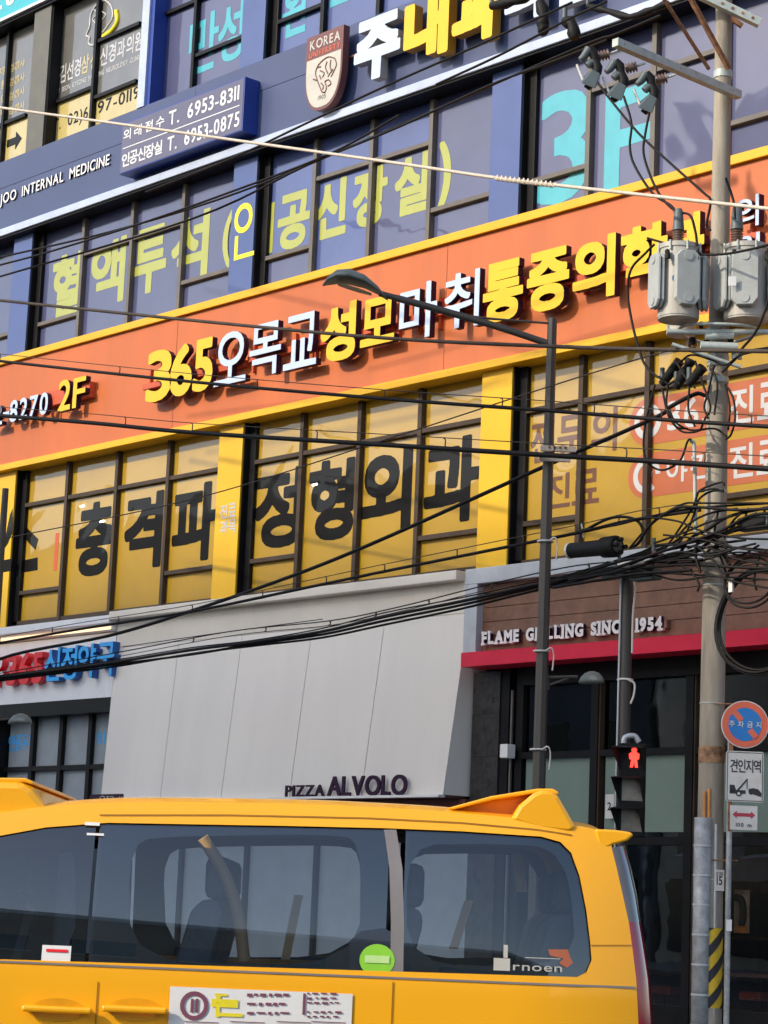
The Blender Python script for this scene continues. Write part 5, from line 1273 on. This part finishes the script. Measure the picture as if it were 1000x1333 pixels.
# interior
bx('interior_floor', -4.4, -.15, .08, WV-.08, .45, .5, C['vint'], V); bx('headlining', -3.3, RE-.3, .28, WV-.28, 1.79, 1.8, C['vint'], V)
bx('lower_trim', -4.1, -.2, .045, .09, .5, zb_-.005, C['vint'], V); bx('lower_trim', -4.1, -.2, WV-.09, WV-.045, .5, zb_-.005, C['vint'], V)
def vseat(x, y, w):
    s_ = MB(); 
    s_.box(x-.25, x+.28, y, y+w, .72, .92); o1 = s_.build('seat', C['seat'], V, .05)
    MB().prism([(x+.2, .85), (x+.36, .86), (x+.48, 1.4), (x+.46, 1.46), (x+.38, 1.46), (x+.33, 1.4)], 'y', y, y+w).build('seat_back', C['seat'], V, .05)
    bx('headrest', x+.38, x+.48, y+w*.25, y+w*.75, 1.46, 1.66, C['seat'], V, .04)
for x in (-3.3, -2.35, -1.45, -.75):
    for y, w in ((.2,.5),(.72,.45),(1.2,.5)):
        if x == -3.3 and y == .72: continue
        vseat(x, y, w)
def belt(px0, py0, px1, py1, w=.025, y=.16):
    a, b = VL(px0, py0), VL(px1, py1); MB().prism([(a[0]-w, a[1]), (a[0]+w, a[1]), (b[0]+w, b[1]), (b[0]-w, b[1])], 'y', y, y+.004).build('seat_belt', C['belt'], V)
belt(612,1172,592,1236, .02); belt(682,1108,688,1160, .025, .5); belt(388,1165,370,1250, .02)
MB().tube(smooth([(VL(264,1090)[0],.12,VL(264,1090)[1]),(VL(292,1140)[0],.15,VL(292,1140)[1]),(VL(308,1190)[0],.15,VL(308,1190)[1]),(VL(316,1252)[0],.15,VL(316,1252)[1])],5), .028, 8).build('pole_reflection_bar', C['belt'], V)  # tan bar added inside, standing in for a pole reflected in the glass
# stickers and plate
def flat(name, px0, py0, px1, py1, m_, off=.008):
    a, b = VL(px0, py0), VL(px1, py1); return sheet(name, [(a[0], b[1]), (b[0], b[1]), (b[0], a[1]), (a[0], a[1])], [], m_, off)
c_ = VL(491,1250); rg = abs(VL(514,1250)[0]-c_[0])
cg = [(c_[0]+math.cos(2*math.pi*k/28)*rg, c_[1]+math.sin(2*math.pi*k/28)*rg*.9) for k in range(28)]
sheet('round_sticker', cg, [], C['green'], .002); 
sheet('sticker_print', [(c_[0]-rg*.7, c_[1]-.012), (c_[0]+rg*.7, c_[1]-.012), (c_[0]+rg*.7, c_[1]+.02), (c_[0]-rg*.7, c_[1]+.02)], [], mat('pale lime', (.55,.8,.3), .5), -.001)
sheet('sticker_back', [VL(*p) for p in ((455,1268),(455,1225),(470,1212),(500,1208),(512,1215),(512,1270))], [], C['vanblack'], .009)
flat('van_window_label', 55, 1230, 91, 1256, C['white'], .009); flat('label_print', 60, 1235, 88, 1240, C['redl'], .006)
flat('blur_mark', 113, 1084, 135, 1088, C['white'], .006); flat('blur_mark', 111, 1070, 130, 1075, C['white'], -.006)
for px in (645,): 
    flat('window_print', 643, 1247, 664, 1264, C['ivory'], .008); flat('window_print', 656, 1230, 661, 1247, C['ivory'], .008)
row('rnoen', VL(668,1258)[0], VL(732,1258)[0], VL(668,1263)[1], VL(668,1252)[1], ybody(-.6,1.2)+.007, 0, C['ivory'], V, bold=.04, join=True, name='window_print')
flat('window_print', 684, 1246, 730, 1249, C['ivory'], .008); sheet('window_print', [VL(*p) for p in ((714,1236),(740,1236),(743,1246),(747,1254),(738,1260),(728,1254),(734,1248),(716,1244))], [], C['orangeprint'], .008)
PLb = VL(221, 1286)
flat('advert_plate', 222, 1284, 456, 1370, C['white'], -.006)
def ap(x0, y0, x1, y1, m_): flat('advert_print', x0, y0, x1, y1, m_, -.010)
ringc = VL(253,1309); rg = .062
n=20; rin = [(ringc[0]+math.cos(2*math.pi*k/n)*rg*.7, ringc[1]+math.sin(2*math.pi*k/n)*rg*.7) for k in range(n)]; rout = [(ringc[0]+math.cos(2*math.pi*k/n)*rg, ringc[1]+math.sin(2*math.pi*k/n)*rg) for k in range(n)]
sheet('advert_ring', rout, [rin], C['plum'], -.010); ap(249,1300,252,1318,C['plum']); ap(255,1300,258,1318,C['plum'])
ap(280,1293,296,1297,C['yprint']); ap(276,1300,310,1312,C['yprint']); ap(281,1318,316,1324,C['yprint']); ap(282,1293,286,1324,C['yprint'])
for yy0 in (1293,1305,1317):
    x = 322
    while x < 374: w = random.uniform(4, 12); ap(x, yy0, x+w, yy0+random.uniform(2.5,4.5), C['plum']); x += w+random.uniform(2,5)
for yy0 in (1292,1298,1304,1316,1322):
    x = 400
    while x < 440: w = random.uniform(3, 9); ap(x, yy0, x+w, yy0+random.uniform(2,3.5), C['plum']); x += w+random.uniform(2,5)
ap(395,1293,397,1321,C['plum'])
for x0 in (240,300,360,405): ap(x0, 1329, x0+45, 1332, C['plum'])
# door handles over flat ovals tinted darker as recess shade, and panel gaps
for x0, x1 in ((30,121),(134,219)):
    a = VL(x0,1309); b = VL(x1,1320)
    bx('door_handle', a[0], b[0], -.045, -.02, b[1]-.0, a[1]+.004, C['vany'], V, .01)
    bx('handle_mount', a[0]+.02, a[0]+.06, -.02, .03, b[1], a[1], C['vany'], V); bx('handle_mount', b[0]-.06, b[0]-.02, -.02, .03, b[1], a[1], C['vany'], V)
    cc = ((a[0]+b[0])/2, (a[1]+b[1])/2-.0); sheet('handle_cup_shade', [(cc[0]+math.cos(2*math.pi*k/24)*.12, cc[1]+math.sin(2*math.pi*k/24)*.05) for k in range(24)], [], mat('cup shade yellow', (.8,.37,.003), .35, coat=1), -.0035)
for px in (128, 512):
    a = VL(px,1275); sheet('door_gap', [(a[0]-.003,.45),(a[0]+.003,.45),(a[0]+.003,a[1]-.01),(a[0]-.003,a[1]-.01)], [], mat('seam dark yellow', (.35,.15,.0), .5), -.003)
for x in (-4.2, -.98):
    for y in (.02, WV-.24):
        w_ = MB().tube([(x,y,.33),(x,y+.22,.33)], .33, 28).build('wheel', C['tyre'], V); MB().tube([(x,y-.01,.33),(x,y+.23,.33)], .2, 20).build('rim', C['rim'], w_)

# ================================================================== the other side of the street (seen only as reflections, and it shades the shopfronts)
def block(x0, x1, y0, y1, h, m_, label, fl=3.4):
    t = thing('apartment_building', label, 'building', (0,0,0)); bx('wall', x0, x1, y0, y1, 0, h, m_, t)
    m = MB(); f = MB(); z = 4.2
    while z < h-2:
        x = x0+1.2
        while x < x1-2: m.box(x, x+1.9, y1, y1+.03, z, z+1.7); f.box(x-.1, x+2.0, y1, y1+.1, z-.12, z-.02); x += 3.1
        m2 = y0+1.2
        z += fl
    m.build('windows', C['oppog'], t); f.build('sills', C['white'], t); bx('shopfront', x0+.5, x1-.5, y1, y1+.04, .5, 3.2, C['oppog'], t); bx('parapet', x0-.1, x1+.1, y0-.1, y1+.12, h, h+.5, C['white'], t)
block(-135, -59.5, -62, -45, 20, C['oppo2'], 'pale grey block far along the opposite side of the street')
block(-59, -29.2, -62, -45, 32.9, C['oppo1'], 'tall beige block on the opposite side of the street')
block(-12, 8, -60, -43, 13, C['oppo3'], 'brick block behind the camera on the opposite side of the street')
block(10, 50, -62, -45, 12, C['oppo1'], 'long beige block right of the brick one across the street')
block(-27, -14, -90, -75, 10, C['oppo2'], 'low pale grey block at the back of the side street')
